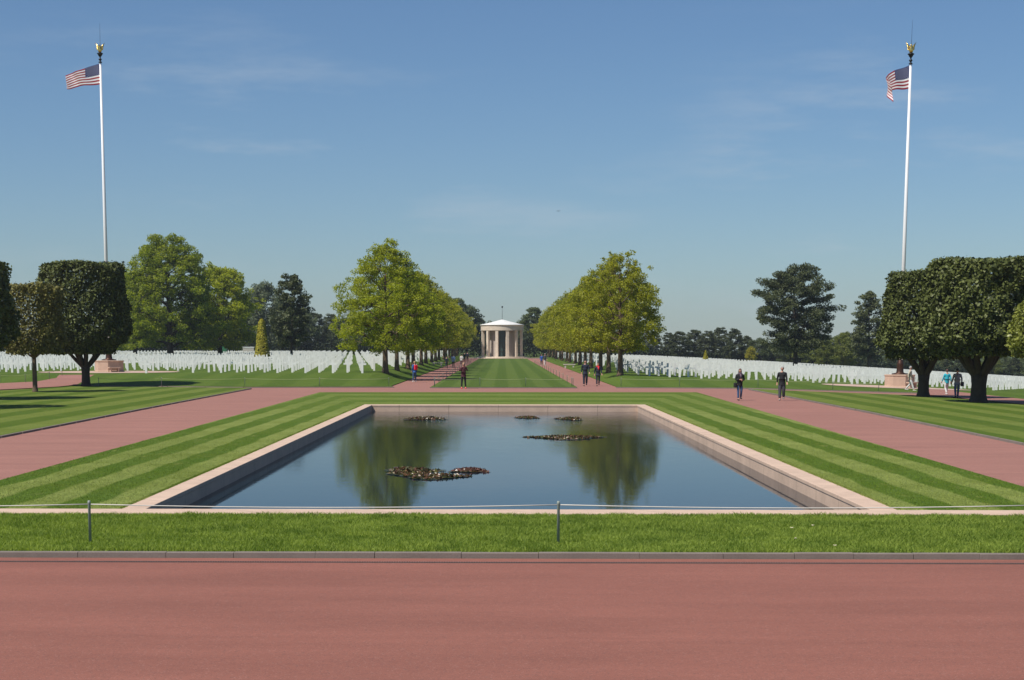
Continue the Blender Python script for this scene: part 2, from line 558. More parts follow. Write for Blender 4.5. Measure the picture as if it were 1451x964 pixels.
# grave field lawns
Lf = [P(557, 548), P(345, 548.2), P(133, 545.5), P(0, 546), P(-150, 552)]
tag(lawn_sheet('lawn', [(-8.0, 375), (-8.0, Lf[0][1] + 2)] + Lf + [(-230, 130), (-230, 470), (-12, 470), (-12, 400)], M['lawn_field'], 0, .05), kind='structure')
Rf = [P(874, 548.6), P(1060, 549.6), P(1110, 551), P(1303, 556.5), P(1451, 566), P(1650, 580)]
tag(lawn_sheet('lawn', [(8.05, 375), (8.05, Rf[0][1] + 2)] + Rf + [(230, 110), (230, 470), (12, 470), (12, 400)], M['lawn_field'], 0, .05), kind='structure')
tag(lawn_sheet('lawn', [P(610, 548.6), P(818, 548.8), (5.15, 371), (-5.05, 371)], M['lawn_mall'], 0, .06), kind='structure')
# red spurs leading to the flagpoles, laid over the field lawn
tag(lawn_sheet('path', [P(84, 531.5), P(134, 531.5), P(122, 538), P(109, 545.6), P(0, 552.5), P(-160, 565), P(-160, 546), P(0, 543.5), P(52, 541), P(80, 536)], M['path'], .008, 0), kind='structure')
tag(lawn_sheet('path', [P(1312, 551.5), P(1352, 551.5), P(1352, 555), P(1451, 566), P(1600, 577), P(1600, 587), P(1451, 573.5), P(1385, 566.7), P(1325, 561), P(1304, 558)], M['path'], .008, 0), kind='structure')


def strip_poly(name, pts, w, mat, z0, z1):
    """a low edging stone following points on the terrain"""
    ac = Acc()
    for p, q in zip(pts[:-1], pts[1:]):
        p = Vector(p).to_2d(); q = Vector(q).to_2d()
        n = max(1, int((q - p).length / 2.5))
        for i in range(n):
            s = p.lerp(q, i / n); e = p.lerp(q, (i + 1) / n - .004)
            dd = (e - s).normalized(); nn = Vector((-dd.y, dd.x)) * w / 2
            V = []
            for zz in (z0, z1):
                for u in (s - nn, e - nn, e + nn, s + nn):
                    V.append((u.x, u.y, zf(u.x, u.y) + zz))
            ac.add(V, [(0, 3, 2, 1), (4, 5, 6, 7), (0, 1, 5, 4), (1, 2, 6, 5), (2, 3, 7, 6), (3, 0, 4, 7)])
    return tag(ac.build(name, mat), kind='structure')


strip_poly('lawn_edging', [P(-420, 696.6), P(0, 618.6), P(200, 579.5), P(356, 550.4)], .10, M['kerb'], -.06, .012)
strip_poly('lawn_edging', [P(1850, 706.6), P(1451, 628.6), P(1230, 583.5), P(1061, 551.4)], .10, M['kerb'], -.06, .012)
strip_poly('lawn_edging', [P(559, 548.4), P(345, 548.8), P(133, 546.0)], .12, M['kerb'], -.06, .012)
strip_poly('lawn_edging', [P(873, 549.1), P(1060, 550.1), P(1110, 551.5), P(1303, 557)], .12, M['kerb'], -.06, .012)
strip_poly('lawn_edging', [P(609, 549.2), P(819, 549.4)], .12, M['kerb'], -.06, .012)

# pool coping and basin
pool = empty('reflecting_pool', (0, PY0, 0))
tag(pool, 'long rectangular pool basin with pink stone coping round dark water', 'pool')
z1 = .02
def rel(ac, name, mat):
    return bevel(ac.build(name, mat, pool, (0, -PY0, 0)), .012, 2)
A = Acc(); A.box(-40, 40, SY0, PY0, -.2, z1); rel(A, 'coping', M['coping'])
A = Acc(); A.box(PXL, PIL, PY0 + .003, PY1 - .003, -.065, z1); A.box(PXL + .05, PIL - .014, PY0 + .003, PY1 + .014, -.9, -.067); rel(A, 'coping', M['coping'])
A = Acc(); A.box(PIR, PXR, PY0 + .003, PY1 - .003, -.065, z1); A.box(PIR + .014, PXR - .05, PY0 + .003, PY1 + .014, -.9, -.067); rel(A, 'coping', M['coping'])
A = Acc(); A.box(PXL, PXR, PY1, PYF, -.065, z1); A.box(PXL + .05, PXR - .05, PY1 + .014, PYF - .05, -.9, -.067); rel(A, 'coping', M['coping'])
A = Acc(); A.box(PXL, PXR, PY0 - .05, PYF, -1.0, -.905); rel(A, 'basin_floor', M['slot'])
A = Acc(); A.box(PIL - .02, PIR + .02, PY0 - .1, PY0 - .03, -.9, -.2); rel(A, 'basin_wall', M['coping'])
w = link('water', np_mesh('water', [(PIL - .014, PY0 - .03, WZ), (PIR + .014, PY0 - .03, WZ), (PIR + .014, PY1 + .014, WZ), (PIL - .014, PY1 + .014, WZ)], [(0, 1, 2, 3)]), M['water'])
tag(w, kind='structure')

# kerb, drain
A = Acc(); x = -40.
rk = random.Random(3)
while x < 40:
    L = rk.uniform(.75, 1.45); j = rk.choice([.002, .003, .006])
    dz = rk.uniform(-.004, .004); dy = rk.uniform(-.006, .006)
    A.box(x, x + L - j, 23.91 + dy, 24.05, -.14, -.006 + dz); x += L
bevel(A.build('kerb', M['kerb']), .006, 2)
tag(bpy.data.objects['kerb'], kind='structure')
dr = empty('drain', (0, 23.45, -.085))
tag(dr, 'long narrow slot drain set in the red road along the kerb', 'drain')
A = Acc(); A.box(-40, 40, -.062, .05, -.05, .004); A.build('channel_shade', M['slot'], dr)  # solid near-black strip, its colour stands in for shade in the slot
A = Acc()
for i in range(640):
    xx = -11 + i * .0345
    A.box(xx, xx + .012, -.045, .034, .005, .009)
A.box(-40, 40, -.074, -.063, .0, .008)
A.build('grate', M['slotbar'], dr)

# near lawn strip (soil sheet) and its grass
tag(lawn_sheet('lawn', [(-40, 24.06), (40, 24.06), (40, SY0 - .01), (-40, SY0 - .01)], M['lawn_field'], -.02, .05), kind='structure')


def blades(name, n, x0, x1, y0, y1, h, wd, z, mat, seed, keep=None, clump=True):
    rg = np.random.default_rng(seed)
    x = rg.uniform(x0, x1, n); y = rg.uniform(y0, y1, n)
    if keep is not None:
        k = keep(x, y); x = x[k]; y = y[k]; n = len(x)
    hh = h * rg.uniform(.5, 1.25, n)
    if clump:
        f = np.sin(x * 2.1 + 1.3 * np.sin(y * 1.7)) * np.sin(y * 2.9 + 1.1 * np.sin(x * 1.3)) * .5 + np.sin(x * 7.3 + y * 3.1) * np.sin(y * 8.7 - x * 2.) * .5
        hh *= 1 + .38 * f
    th = rg.uniform(0, 2 * PI, n)
    lean = rg.normal(0, .45, (n, 2)) * hh[:, None]
    dx = np.cos(th) * wd / 2; dy = np.sin(th) * wd / 2
    zb = np.full(n, z)
    V = np.empty((n, 4, 3))
    V[:, 0] = np.stack([x - dx, y - dy, zb], 1)
    V[:, 1] = np.stack([x + dx, y + dy, zb], 1)
    V[:, 2] = np.stack([x + dx * .7 + lean[:, 0] * .5, y + dy * .7 + lean[:, 1] * .5, zb + hh * .62], 1)
    V[:, 3] = np.stack([x + lean[:, 0], y + lean[:, 1], zb + hh], 1)
    o = link(name, np_mesh(name, V.reshape(-1, 3), quads(n)), mat)
    return tag(o, kind='stuff')


g = blades('grass', 300000, -10.8, 10.8, 24.07, 29.33, .062, .011, -.02, M['blade'], 11)
tag(g, 'bright green long grass strip between the grey kerb and the pale stone coping', 'grass')
pl = [a, b, c, d]
def on_side(x, y):
    L = a[0] + (b[0] - a[0]) * (y - a[1]) / (b[1] - a[1]); Rg = d[0] + (c[0] - d[0]) * (y - d[1]) / (c[1] - d[1])
    return ((x > L) & (x < PXL)) | ((x > PXR) & (x < Rg))
g = blades('grass', 520000, -11.3, 11.6, SY0 + .76, 64., .022, .009, -.002, M['lawn_tips'], 12,
           lambda x, y: on_side(x, y) & (np.random.default_rng(5).uniform(0, 1, len(x)) < np.clip((66 - y) / 36, 0, 1)), False)
tag(g, 'short mown grass of the striped lawns beside the near half of the pool', 'grass')
g = blades('grass', 60000, PXL - .07, PXL + .012, SY0 + .76, 83.9, .045, .012, -.01, M['lawn_tips'], 13, None, False)
tag(g, 'longer fringe of grass overhanging the left coping', 'grass')
g = blades('grass', 60000, PXR - .012, PXR + .07, SY0 + .76, 83.9, .045, .012, -.01, M['lawn_tips'], 14, None, False)
tag(g, 'longer fringe of grass overhanging the right coping', 'grass')

# ------------------------------------------------------------------ lily patches
def lily(px, py, wx, wy, n, label, seed, mat, brown=.6):
    rg = np.random.default_rng(seed)
    c = at(px, py, WZ)
    root = empty('water_lily_patch', (c.x, c.y, WZ))
    tag(root, label, 'water lilies', 'patches of water lilies in the pool')
    def blob(k):
        th = rg.uniform(0, 2 * PI, k); r = np.sqrt(rg.uniform(0, 1, k))
        r *= .78 + .22 * np.sin(th * 3 + seed) + .1 * np.sin(th * 7)
        return np.stack([r * np.cos(th) * wx / 2, r * np.sin(th) * wy / 2], 1), r
    # floating pads: flat notched discs
    p, r = blob(n)
    p *= 1.06
    V = []; Fc = []; k = 0
    for q in p:
        s = rg.uniform(.06, .10); t0 = rg.uniform(0, 2 * PI)
        zz = .004 + rg.uniform(0, .012)
        ring = [(q[0] + s * math.cos(t0 + a), q[1] + s * math.sin(t0 + a), zz + rg.uniform(-.003, .005)) for a in np.linspace(.25, 2 * PI - .25, 9)]
        V += [(q[0], q[1], zz)] + ring
        for j in range(0, 8, 2): Fc.append((k, k + 1 + j, k + 2 + j, k + 3 + j))
        k += 10
    link('floating_pads', np_mesh('floating_pads', V, Fc), mat[0], root)
    # leaves standing up out of the water, curled
    p, r = blob(int(n * 1.7))
    m = len(p)
    C = np.stack([p[:, 0], p[:, 1], rg.uniform(.01, .065, m) * (1.15 - r)], 1)
    V = leaves(C, .085, .1, 1.3, rg)
    link('standing_leaves', np_mesh('standing_leaves', V, quads(m)), mat[1], root)


def lily_mat(name, cols):
    m, nt, bs = new_mat(name)
    g = nt.nodes.new('ShaderNodeNewGeometry')
    rp = nt.nodes.new('ShaderNodeValToRGB')
    rp.color_ramp.interpolation = 'CONSTANT'
    while len(rp.color_ramp.elements) < len(cols): rp.color_ramp.elements.new(.5)
    for i, (p, c) in enumerate(cols):
        e = rp.color_ramp.elements[i]; e.position = p; e.color = (*c, 1)
    nt.links.new(g.outputs['Random Per Island'], rp.inputs[0])
    nt.links.new(rp.outputs[0], bs.inputs['Base Color'])
    bs.inputs['Roughness'].default_value = .3
    bs.inputs['Specular IOR Level'].default_value = .5
    return m


lp = lily_mat('lily_pads', [(0, (.06, .075, .02)), (.5, (.09, .085, .03)), (.75, (.10, .045, .02)), (.95, (.16, .13, .06))])
ls = lily_mat('lily_leaves', [(0, (.09, .04, .018)), (.3, (.07, .065, .018)), (.6, (.15, .075, .032)), (.8, (.12, .12, .035)), (.955, (.5, .40, .28))])
ls2 = lily_mat('lily_leaves_red', [(0, (.12, .05, .035)), (.4, (.17, .075, .055)), (.7, (.10, .06, .03)), (.975, (.18, .12, .08))])
lily(582, 668.5, 1.5, 2.9, 430, 'largest lily patch nearest the camera, left of the pool centre, brown and green', 1, (lp, ls))
lily(614, 676, 1.75, 1.6, 330, 'lily patch joined to the front right of the largest patch', 7, (lp, ls))
lily(665, 667.5, 1.05, 1.5, 220, 'flat reddish brown lily patch just right of the largest patch', 22, (lp, ls2))
lily(603, 593.5, 2.0, 3.6, 380, 'lily patch by the far left corner of the pool', 3, (lp, ls))
lily(748, 592, 1.15, 2.4, 170, 'small lily patch against the middle of the far pool wall', 4, (lp, ls))
lily(808, 594, 1.25, 2.8, 330, 'small lily patch by the far wall, right of the middle one', 5, (lp, ls))
lily(801, 620.5, 2.85, 2.5, 560, 'long lily patch on the right tree reflection, with pale specks', 6, (lp, ls))

# ------------------------------------------------------------------ rope fences
def fence(pts, h, label, rope_mat, pr=.022, rr=.012, sag=.05, post_mat=None, rope_h=None, lean=0.):
    p0 = pts[0]
    root = empty('rope_fence', (p0[0], p0[1], zf(p0[0], p0[1])))
    tag(root, label, 'rope fence', 'low rope fences round the lawns')
    z0 = zf(p0[0], p0[1]); prev = None
    pm = Acc(); pm.tube([(0, 0, -.1), (0, 0, h * .93), (0, 0, h * .94), (0, 0, h)], [pr, pr, pr * 1.15, pr * .9], 10)
    pme = pm.mesh('post', True); pme.materials.append(post_mat or M['post'])
    ra = Acc()
    for i, p in enumerate(pts):
        lo = Vector((p[0] - p0[0], p[1] - p0[1], zf(*p) - z0))
        o = bpy.data.objects.new('post', pme); COL.objects.link(o); o.parent = root; o.location = lo
        t = lo + Vector((0, 0, rope_h or h * .86))
        if prev is not None:
            q = []
            for k in range(9):
                u = k / 8; v = prev.lerp(t, u); v.z -= sag * 4 * u * (1 - u); q.append(tuple(v))
            ra.tube(q, rr, 6)
        prev = t
    ra.build('rope', rope_mat, root, None, True)


def along(p, q, n):
    return [(p[0] + (q[0] - p[0]) * i / (n - 1), p[1] + (q[1] - p[1]) * i / (n - 1)) for i in range(n)]


pa = at(128, 769, 0); pb = at(791, 770, 0)
dxy = (pb.xy - pa.xy)
near_pts = [tuple(pa.xy + dxy * k) for k in (-1, 0, 1, 2)]
fence(near_pts, .625, 'pale rope on grey green posts in the grass strip before the pool', M['rope'], .021, .0085, .045, rope_h=.57)
fence([P(x, 547.6) for x in (140, 229, 347, 453, 551)], .62, 'low rope fence along the lawn edge left of the avenue', M['wire'], .02, .011)
fence([P(616, 548), P(680, 548), P(745, 548), P(812, 548)], .62, 'low rope fence across the front of the central mall lawn', M['wire'], .02, .011)
fence([P(880, 548), P(963, 548.4), P(1074, 549.3), P(1180, 552.5), P(1245, 554.5)], .62, 'low rope fence along the lawn edge right of the avenue', M['wire'], .02, .011)
q0 = P(812, 547.5)
fence([(4.95, q0[1] + 1 + 9. * i) for i in range(17)], .62, 'row of thin posts down the right edge of the mall lawn', M['wire'], .02, .006)
fence([(-4.9, q0[1] + 1 + 9. * i) for i in range(17)], .62, 'row of thin posts down the left edge of the mall lawn', M['wire'], .02, .006)
fence([P(0, 542.5), P(36, 542), P(70, 538), P(88, 532.5)], .62, 'low rope fence beside the spur to the left flagpole', M['wire'], .02, .008)

# ------------------------------------------------------------------ chapel
chY = 377.
cp = at(711.5, 508.6, 0)
cxp = at_y(711.5, 500, chY).x
ch = empty('memorial_chapel', (cxp, chY + 4.6, 0))
tag(ch, 'small round stone chapel with columns and white conical roof ending the mall', 'chapel')
RO = 4.75
A = Acc(); A.lathe([(6.3, -.2), (6.3, .12), (5.7, .12), (5.7, .24), (5.2, .24), (5.2, .36), (0, .36)], 64); A.build('steps', M['chapel'], ch)
ZC = 6.05
cm = Acc(); cm.box(-.30, .30, -.26, .26, .36, ZC); cm.box(-.34, .34, -.30, .30, .36, .52)
cme = cm.mesh('column'); cme.materials.append(M['chapel'])
for k in range(12):
    an = R(15 + 30 * k)
    o = bpy.data.objects.new('column', cme); COL.objects.link(o); o.parent = ch
    o.location = ((RO - .36) * math.sin(an), -(RO - .36) * math.cos(an), 0); o.rotation_euler = (0, 0, an)
A = Acc(); A.lathe([(RO - .75, ZC), (RO - .02, ZC), (RO - .02, ZC + .95), (RO + .05, ZC + 1.0), (RO + .12, ZC + 1.18), (RO - .6, ZC + 1.18), (0, ZC + 1.18)], 72)
A.build('entablature', M['chapel'], ch)
A = Acc(); A.lathe([(RO - .7, ZC + .02), (0, ZC + .02)], 48); A.build('ceiling', M['chapel_in'], ch)
A = Acc(); A.lathe([(RO + .16, ZC + 1.185), (RO + .16, ZC + 1.25), (3.6, ZC + 1.52), (2.2, ZC + 1.86), (1., ZC + 2.18), (0, ZC + 2.42)], 72); A.build('roof', M['roof'], ch, None, True)
# drum with a tall doorway towards the mall
RI = 3.2; A = Acc(); n = 72; hw = .92
for k in range(n):
    a0 = 2 * PI * k / n; a1 = 2 * PI * (k + 1) / n
    am = (a0 + a1) / 2
    if abs(math.sin(am) * RI) < hw and math.cos(am) > 0: continue
    V = []
    for rr in (RI - .35, RI):
        for aa in (a0, a1):
            for z in (.36, ZC): V.append((rr * math.sin(aa), -rr * math.cos(aa), z))
    A.add(V, [(4, 6, 7, 5), (0, 1, 3, 2), (0, 4, 5, 1), (2, 3, 7, 6)])
A.build('drum_wall', M['chapel_in'], ch)
dw = Acc(); dw.box(-.92, .92, -2.72, -2.66, .36, ZC); dwo = dw.build('door_glass', M['glass'], ch)
A = Acc()
for xx in (-.9, -.46, -.02, .42, .86): A.box(xx, xx + .05, -2.78, -2.73, .36, ZC)
for zz in (1.4, 2.4, 3.4, 4.4, 5.2): A.box(-.92, .92, -2.775, -2.735, zz, zz + .05)
A.build('door_frame', M['bronze'], ch)
A = Acc(); A.tube([(0, 0, ZC + 2.3), (0, 0, ZC + 5.0)], [.045, .03], 8); A.sphere((0, 0, ZC + 5.15), .2); A.build('finial', M['black'], ch, None, True)
pv = Acc(); pv.lathe([(11., .012), (6.2, .012)], 48)
tag(pv.build('paving', M['slab'], None, (cxp, chY + 4.6, 0)), kind='structure')

# ------------------------------------------------------------------ graves
def cross_mesh():
    a = Acc()
    t = .055
    a.box(-.085, .085, -t, t, -.1, 1.08)
    a.box(-.33, -.0852, -t + .001, t - .001, .66, .80)
    a.box(.0852, .33, -t + .001, t - .001, .66, .80)
    return a


CR = cross_mesh()
CV = np.concatenate(CR.V); CF = np.concatenate(CR.F)
pos = []
def row_positions(side):
    """plots laid out as a lattice turned to the mall, so every front edge is stepped"""
    out = []
    ca, sa = math.cos(R(24)), math.sin(R(24))
    for i in range(-260, 260):
        for k in range(-190, 190):
            u = 1.82 * i; v = 3.5 * k + (1.75 if i % 2 else 0)
            X = u * ca - v * sa; Y = u * sa + v * ca + 250
            ax = X * side
            X += random.uniform(-.07, .07); yy = Y - 6 + .0042 * (ax - 42) ** 2 + .8 * math.sin(ax * .11) + random.uniform(-.1, .1)
            if ax < 11.4 or ax > 128 or yy < 139.5 or yy > 384: continue
            if ax > .33 * yy + 8: continue
            if side < 0 and 26 < ax < 27.6: continue
            if 62 < ax < 64.4: continue
            out.append((X, yy))
    return out
# keep clear of flagpole plazas
FLL = hit(155, 527.5); FLR = hit(1274.5, 549.2)
poss = row_positions(-1) + row_positions(1)
poss = [p for p in poss if (Vector(p) - FLL.xy).length > 6.6 and (Vector(p) - FLR.xy).length > 6.6]
def seen(p):
    return abs(p[0] + .0 - .003 * p[1]) < .305 * p[1]
vis = sorted([p for p in poss if seen(p)], key=lambda p: p[1] + abs(p[0]) * .02)
near300 = vis[:300]
ns = set(near300)
cme = CR.mesh('grave_cross'); cme.materials.append(M['marble'])
for p in near300:
    o = bpy.data.objects.new('grave_cross', cme); COL.objects.link(o)
    o.location = (p[0], p[1], zf(*p)); o.rotation_euler = (0, 0, random.uniform(-.03, .03))
    if p[0] < 0:
        tag(o, 'white marble cross in the front rows of the grave field left of the tree avenue', 'grave cross', 'front rows of crosses on the left')
    else:
        tag(o, 'white marble cross in the front rows of the grave field right of the tree avenue', 'grave cross', 'front rows of crosses on the right')
for side, nm in ((-1, 'left'), (1, 'right')):
    rest = np.array([p for p in poss if p not in ns and p[0] * side > 0])
    Vv = CV[None] + np.concatenate([rest, zt(rest[:, 0], rest[:, 1])[:, None]], 1)[:, None, :]
    Fv = CF[None] + (np.arange(len(rest)) * len(CV))[:, None, None]
    o = link('grave_crosses', np_mesh('grave_crosses', Vv.reshape(-1, 3), Fv.reshape(-1, 4)), M['marble'])
    tag(o, 'thousands of white crosses in the deeper rows %s of the tree avenue' % nm, 'grave crosses', None, 'stuff')

# ------------------------------------------------------------------ trees
def tube_path(rg, p, q, n=5, wob=.06):
    p = np.array(p, float); q = np.array(q, float)
    L = np.linalg.norm(q - p)
    t = np.linspace(0, 1, n)[:, None]
    pts = p + (q - p) * t
    pts[1:-1] += rg.normal(0, wob * L, (n - 2, 3)) * .6
    pts[:, 2] += (np.sin(t[:, 0] * PI) * L * .05)
    return pts


def broad_tree(seed, H, Rr, base, prof, nleaf, lsize, tr, ncl=150, cl=.9, fl=.7, limbs=16, spread=1., airy=0.):
    """trunk, limbs and foliage clumps; prof(t) -> radius factor at crown height t (0..1)"""
    rg = np.random.default_rng(seed)
    A = Acc()
    bend = rg.normal(0, .02 * H, 2)
    top = np.array([bend[0], bend[1], H * .86])
    zz = np.array([-.15, .12, .5, 1.2, base, base + (H - base) * .3, base + (H - base) * .55, H * .86])
    tp = np.stack([bend[0] * (zz / H) ** 2, bend[1] * (zz / H) ** 2, zz], 1)
    A.tube(tp, [tr * 1.7, tr * 1.35, tr * 1.1, tr * 1.0, tr * .9, tr * .62, tr * .4, tr * .1], 10)
    cent = []
    ga = 2.39996
    # lobes of the crown: low frequency bulges for an uneven outline
    lob = [(rg.uniform(0, 2 * PI), rg.uniform(-.16, .2), rg.integers(2, 6)) for _ in range(4)]
    def rad(th, t):
        r = prof(t) * Rr
        return r * (1 + sum(a * math.sin(k * th + ph + 3.1 * t * k) for ph, a, k in lob) * .7)
    for i in range(limbs):
        t = (i + .3) / limbs
        z0 = base * .92 + (H * .78 - base * .92) * t ** 1.1
        th = i * ga + rg.uniform(-.4, .4)
        te = min(.97, t * .9 + rg.uniform(.04, .16))
        re = rad(th, te) * rg.uniform(.72, .9)
        end = np.array([re * math.cos(th) + bend[0] * te, re * math.sin(th) + bend[1] * te, base + (H - base) * te])
        f = (z0 / H) ** 2
        st = np.array([bend[0] * f, bend[1] * f, z0])
        r0 = tr * (.5 - .34 * t)
        pts = tube_path(rg, st, end, 6, .07)
        A.tube(pts, np.linspace(r0, .02, 6), 7, cap=False)
        for j in range(5):
            k = rg.integers(2, 5)
            s = pts[k]
            th2 = th + rg.uniform(-1.1, 1.1); te2 = np.clip((s[2] - base) / (H - base) + rg.uniform(-.06, .2), .02, .99)
            re2 = rad(th2, te2) * rg.uniform(.6, .95)
            e2 = np.array([re2 * math.cos(th2), re2 * math.sin(th2), base + (H - base) * te2])
            e2 = s + (e2 - s) * rg.uniform(.5, .95)
            A.tube(tube_path(rg, s, e2, 4, .08), np.linspace(r0 * .38, .012, 4), 5, cap=False)
            cent.append(e2)
        cent.append(end)
    while len(cent) < ncl:
        t = rg.uniform(0, 1) ** .9; th = rg.uniform(0, 2 * PI)
        r = rad(th, t) * math.sqrt(rg.uniform(.12, 1.))
        cent.append(np.array([r * math.cos(th) + bend[0] * t, r * math.sin(th) + bend[1] * t, base + (H - base) * t]))
    cent = np.array(cent)
    m = len(cent)
    jit = rg.uniform(.86, 1.09, m)
    cent[:, :2] *= jit[:, None]
    cent[:, 2] = base + (cent[:, 2] - base) * np.clip(rg.normal(1., .045, m), .85, 1.07)
    cs = cl * np.where(jit > 1.04, .7, 1.) * rg.uniform(.45, 1.3, m) * (1 - airy * sst(.55, 1., (cent[:, 2] - base) / (H - base)))
    wgt = cs ** 2; wgt /= wgt.sum()
    idx = rg.choice(m, nleaf, p=wgt)
    dv = rg.normal(size=(nleaf, 3)); dv /= np.linalg.norm(dv, axis=1)[:, None]
    rr = rg.uniform(.15, 1, nleaf) ** .5
    off = dv * (cs[idx] * rr)[:, None]
    off[:, 2] *= fl
    C = cent[idx] + off + rg.normal(0, .06, (nleaf, 3))
    C = C[C[:, 2] > base * .75]
    V = leaves(C, lsize, .5, 1.5, rg, dv[:len(C)], .3)
    return A.mesh('trunk', True), np_mesh('crown', V, quads(len(C)))


def clipped_tree(seed, H, Rr, base, nleaf, lsize, tr, vase=True, rot=0., low=.62, topf=.84, ball=False):
    rg = np.random.default_rng(seed)
    A = Acc()
    fork = base * (.62 if vase else .95)
    zz = [-.15, .08, .3, fork * .6, fork]
    A.tube([(0, 0, z) for z in zz], [tr * 1.55, tr * 1.2, tr * 1.0, tr * .92, tr * (1.08 if vase else .8)], 12, cap=True)
    nl = 9 if vase else 5
    for i in range(nl):
        th = i * 2 * PI / nl + rg.uniform(-.25, .25)
        re = Rr * rg.uniform(.45, .75) * (1 if vase else .6); ze = base + (H - base) * rg.uniform(.25, .7)
        st = np.array([math.cos(th) * tr * .5, math.sin(th) * tr * .5, fork - .12])
        mid = np.array([math.cos(th) * re * .62, math.sin(th) * re * .62, base + .05 + rg.uniform(0, .4)])
        end = np.array([math.cos(th) * re, math.sin(th) * re, ze])
        q = np.array([st, st * .5 + mid * .5 + np.array([0, 0, -.05]), mid, mid * .5 + end * .5, end])
        A.tube(q, [tr * .5, tr * .40, tr * .30, tr * .18, .03], 8, cap=False)
        for j in range(4):
            s = q[rg.integers(2, 4)]
            th2 = th + rg.uniform(-.9, .9); r2 = Rr * rg.uniform(.6, .9)
            A.tube([s, s * .4 + np.array([math.cos(th2) * r2, math.sin(th2) * r2, ze]) * .6, (math.cos(th2) * r2, math.sin(th2) * r2, ze + rg.uniform(0, 1.2))], [tr * .14, tr * .09, .015], 6, cap=False)
    def prof(t):
        lo = low + (1 - low) * sst(0, .20, t)
        up = 1 - (1 - topf) * sst(.15, 1, t)
        tp = 1 - .06 * sst(.95, 1., t)
        if ball: up = np.sqrt(np.clip(1 - (2 * t - 1) ** 4 * .75, 0, 1))
        return lo * up * tp
    n = int(nleaf * 1.0)
    # bumps: clumps on the clipped surface
    kind = rg.uniform(0, 1, n)
    t = rg.uniform(0, 1, n); th = rg.uniform(0, 2 * PI, n)
    depth = np.where(kind < .72, np.abs(rg.normal(0, .22, n)), rg.uniform(0, 1.2, n))
    bumpv = .085 * np.sin(th * 5 + t * 9 + seed) + .07 * np.sin(th * 9 - t * 17) + .05 * np.sin(th * 17 + t * 31)
    r = prof(t) * Rr * (1 + bumpv * .55) - depth
    top = kind > .84                                   # flat top
    r = np.where(top, Rr * topf * .9 * np.sqrt(rg.uniform(0, 1, n)), r)
    zt_ = np.where(top, 1 - np.abs(rg.normal(0, .02, n)), t)
    bot = (kind > .76) & (kind <= .84)                  # underside
    r = np.where(bot, Rr * low * np.sqrt(rg.uniform(.05, 1, n)) * 1.1, r)
    zt_ = np.where(bot, np.abs(rg.normal(0, .05, n)), zt_)
    r = np.maximum(r, .05)
    # gaps: knock out leaves where a coarse noise is low
    gp = np.sin(th * 4.3 + seed * 1.7 + 5 * np.sin(t * 3.)) * np.sin(t * 13 + 2.1 * np.sin(th * 3 + seed)) + .5 * np.sin(th * 11 + t * 23)
    keep = (gp > -1.15) | (rg.uniform(0, 1, n) < .35)
    x = r * np.cos(th); y = r * np.sin(th); z = base + (H - base) * zt_ + rg.normal(0, .05, n) + .10 * np.sin(th * 3 + seed) * (zt_ > .9)
    C = np.stack([x, y, z], 1)[keep]
    nr = np.stack([np.cos(th), np.sin(th), np.where(top, 2., .15)], 1)[keep]
    # gather leaves into tufts
    tuft = C + rg.normal(0, .05, C.shape)
    V = leaves(tuft, lsize, .2, 1.35, rg, nr, .35)
    return A.mesh('trunk', True), np_mesh('crown', V, quads(len(C)))


def pine_tree(seed, H, Rr, base, nleaf, tr, shape, ncl=90, cl=.85, flat=.36, lsize=.24):
    rg = np.random.default_rng(seed)
    A = Acc()
    bend = rg.normal(0, .05 * H, 2)
    zs = np.linspace(-.2, H * .96, 8)
    tp = np.stack([bend[0] * (zs / H) ** 2, bend[1] * (zs / H) ** 2, zs], 1)
    A.tube(tp, np.linspace(tr, .04, 8), 9)
    cent = []; n = 26
    for i in range(n):
        t = i / (n - 1)
        z0 = base + (H * .95 - base) * t
        th = i * 2.4 + rg.uniform(-.4, .4)
        L = shape(t) * Rr * rg.uniform(.65, 1.12)
        f = (z0 / H) ** 2
        s = np.array([bend[0] * f, bend[1] * f, z0 * .97])
        e = s + np.array([math.cos(th) * L, math.sin(th) * L, L * rg.uniform(.05, .35)])
        pts = tube_path(rg, s, e, 5, .05)
        A.tube(pts, np.linspace(tr * .32 * (1 - .6 * t), .02, 5), 6, cap=False)
        k = max(2, int(L / .75))
        for j in range(k):
            u = 1 - .75 * j / k
            c = s + (e - s) * u + rg.normal(0, .25 * min(L, 2.), 3) * np.array([1, 1, .3])
            cent.append(c)
    while len(cent) < ncl:
        t = rg.uniform(0, 1); th = rg.uniform(0, 2 * PI); r = shape(t) * Rr * rg.uniform(.3, .95)
        cent.append(np.array([r * math.cos(th), r * math.sin(th), base + (H - base) * t]))
    cent = np.array(cent); m = len(cent)
    cs = cl * rg.uniform(.6, 1.2, m)
    idx = rg.integers(0, m, nleaf)
    dv = rg.normal(size=(nleaf, 3)); dv /= np.linalg.norm(dv, axis=1)[:, None]
    off = dv * (cs[idx] * rg.uniform(.2, 1, nleaf) ** .5)[:, None]; off[:, 2] *= flat
    off[:, 2] += .12 * cs[idx]
    C = cent[idx] + off
    V = leaves(C, lsize, .6, 2.2, rg)
    return A.mesh('trunk', True), np_mesh('crown', V, quads(len(C)))


def place_tree(name, meshes, loc, label, cat, group=None, leafm='lf_back', bark='bark', rz=0, sc=(1, 1, 1)):
    root = empty(name, loc, rz)
    root.scale = sc
    tag(root, label, cat, group)
    for nm, me, mt in (('trunk', meshes[0], M[bark]), ('crown', meshes[1], M[leafm])):
        if not me.materials: me.materials.append(mt)
        o = bpy.data.objects.new(nm, me); COL.objects.link(o); o.parent = root
        o.material_slots[0].link = 'OBJECT'; o.material_slots[0].material = mt
    return root


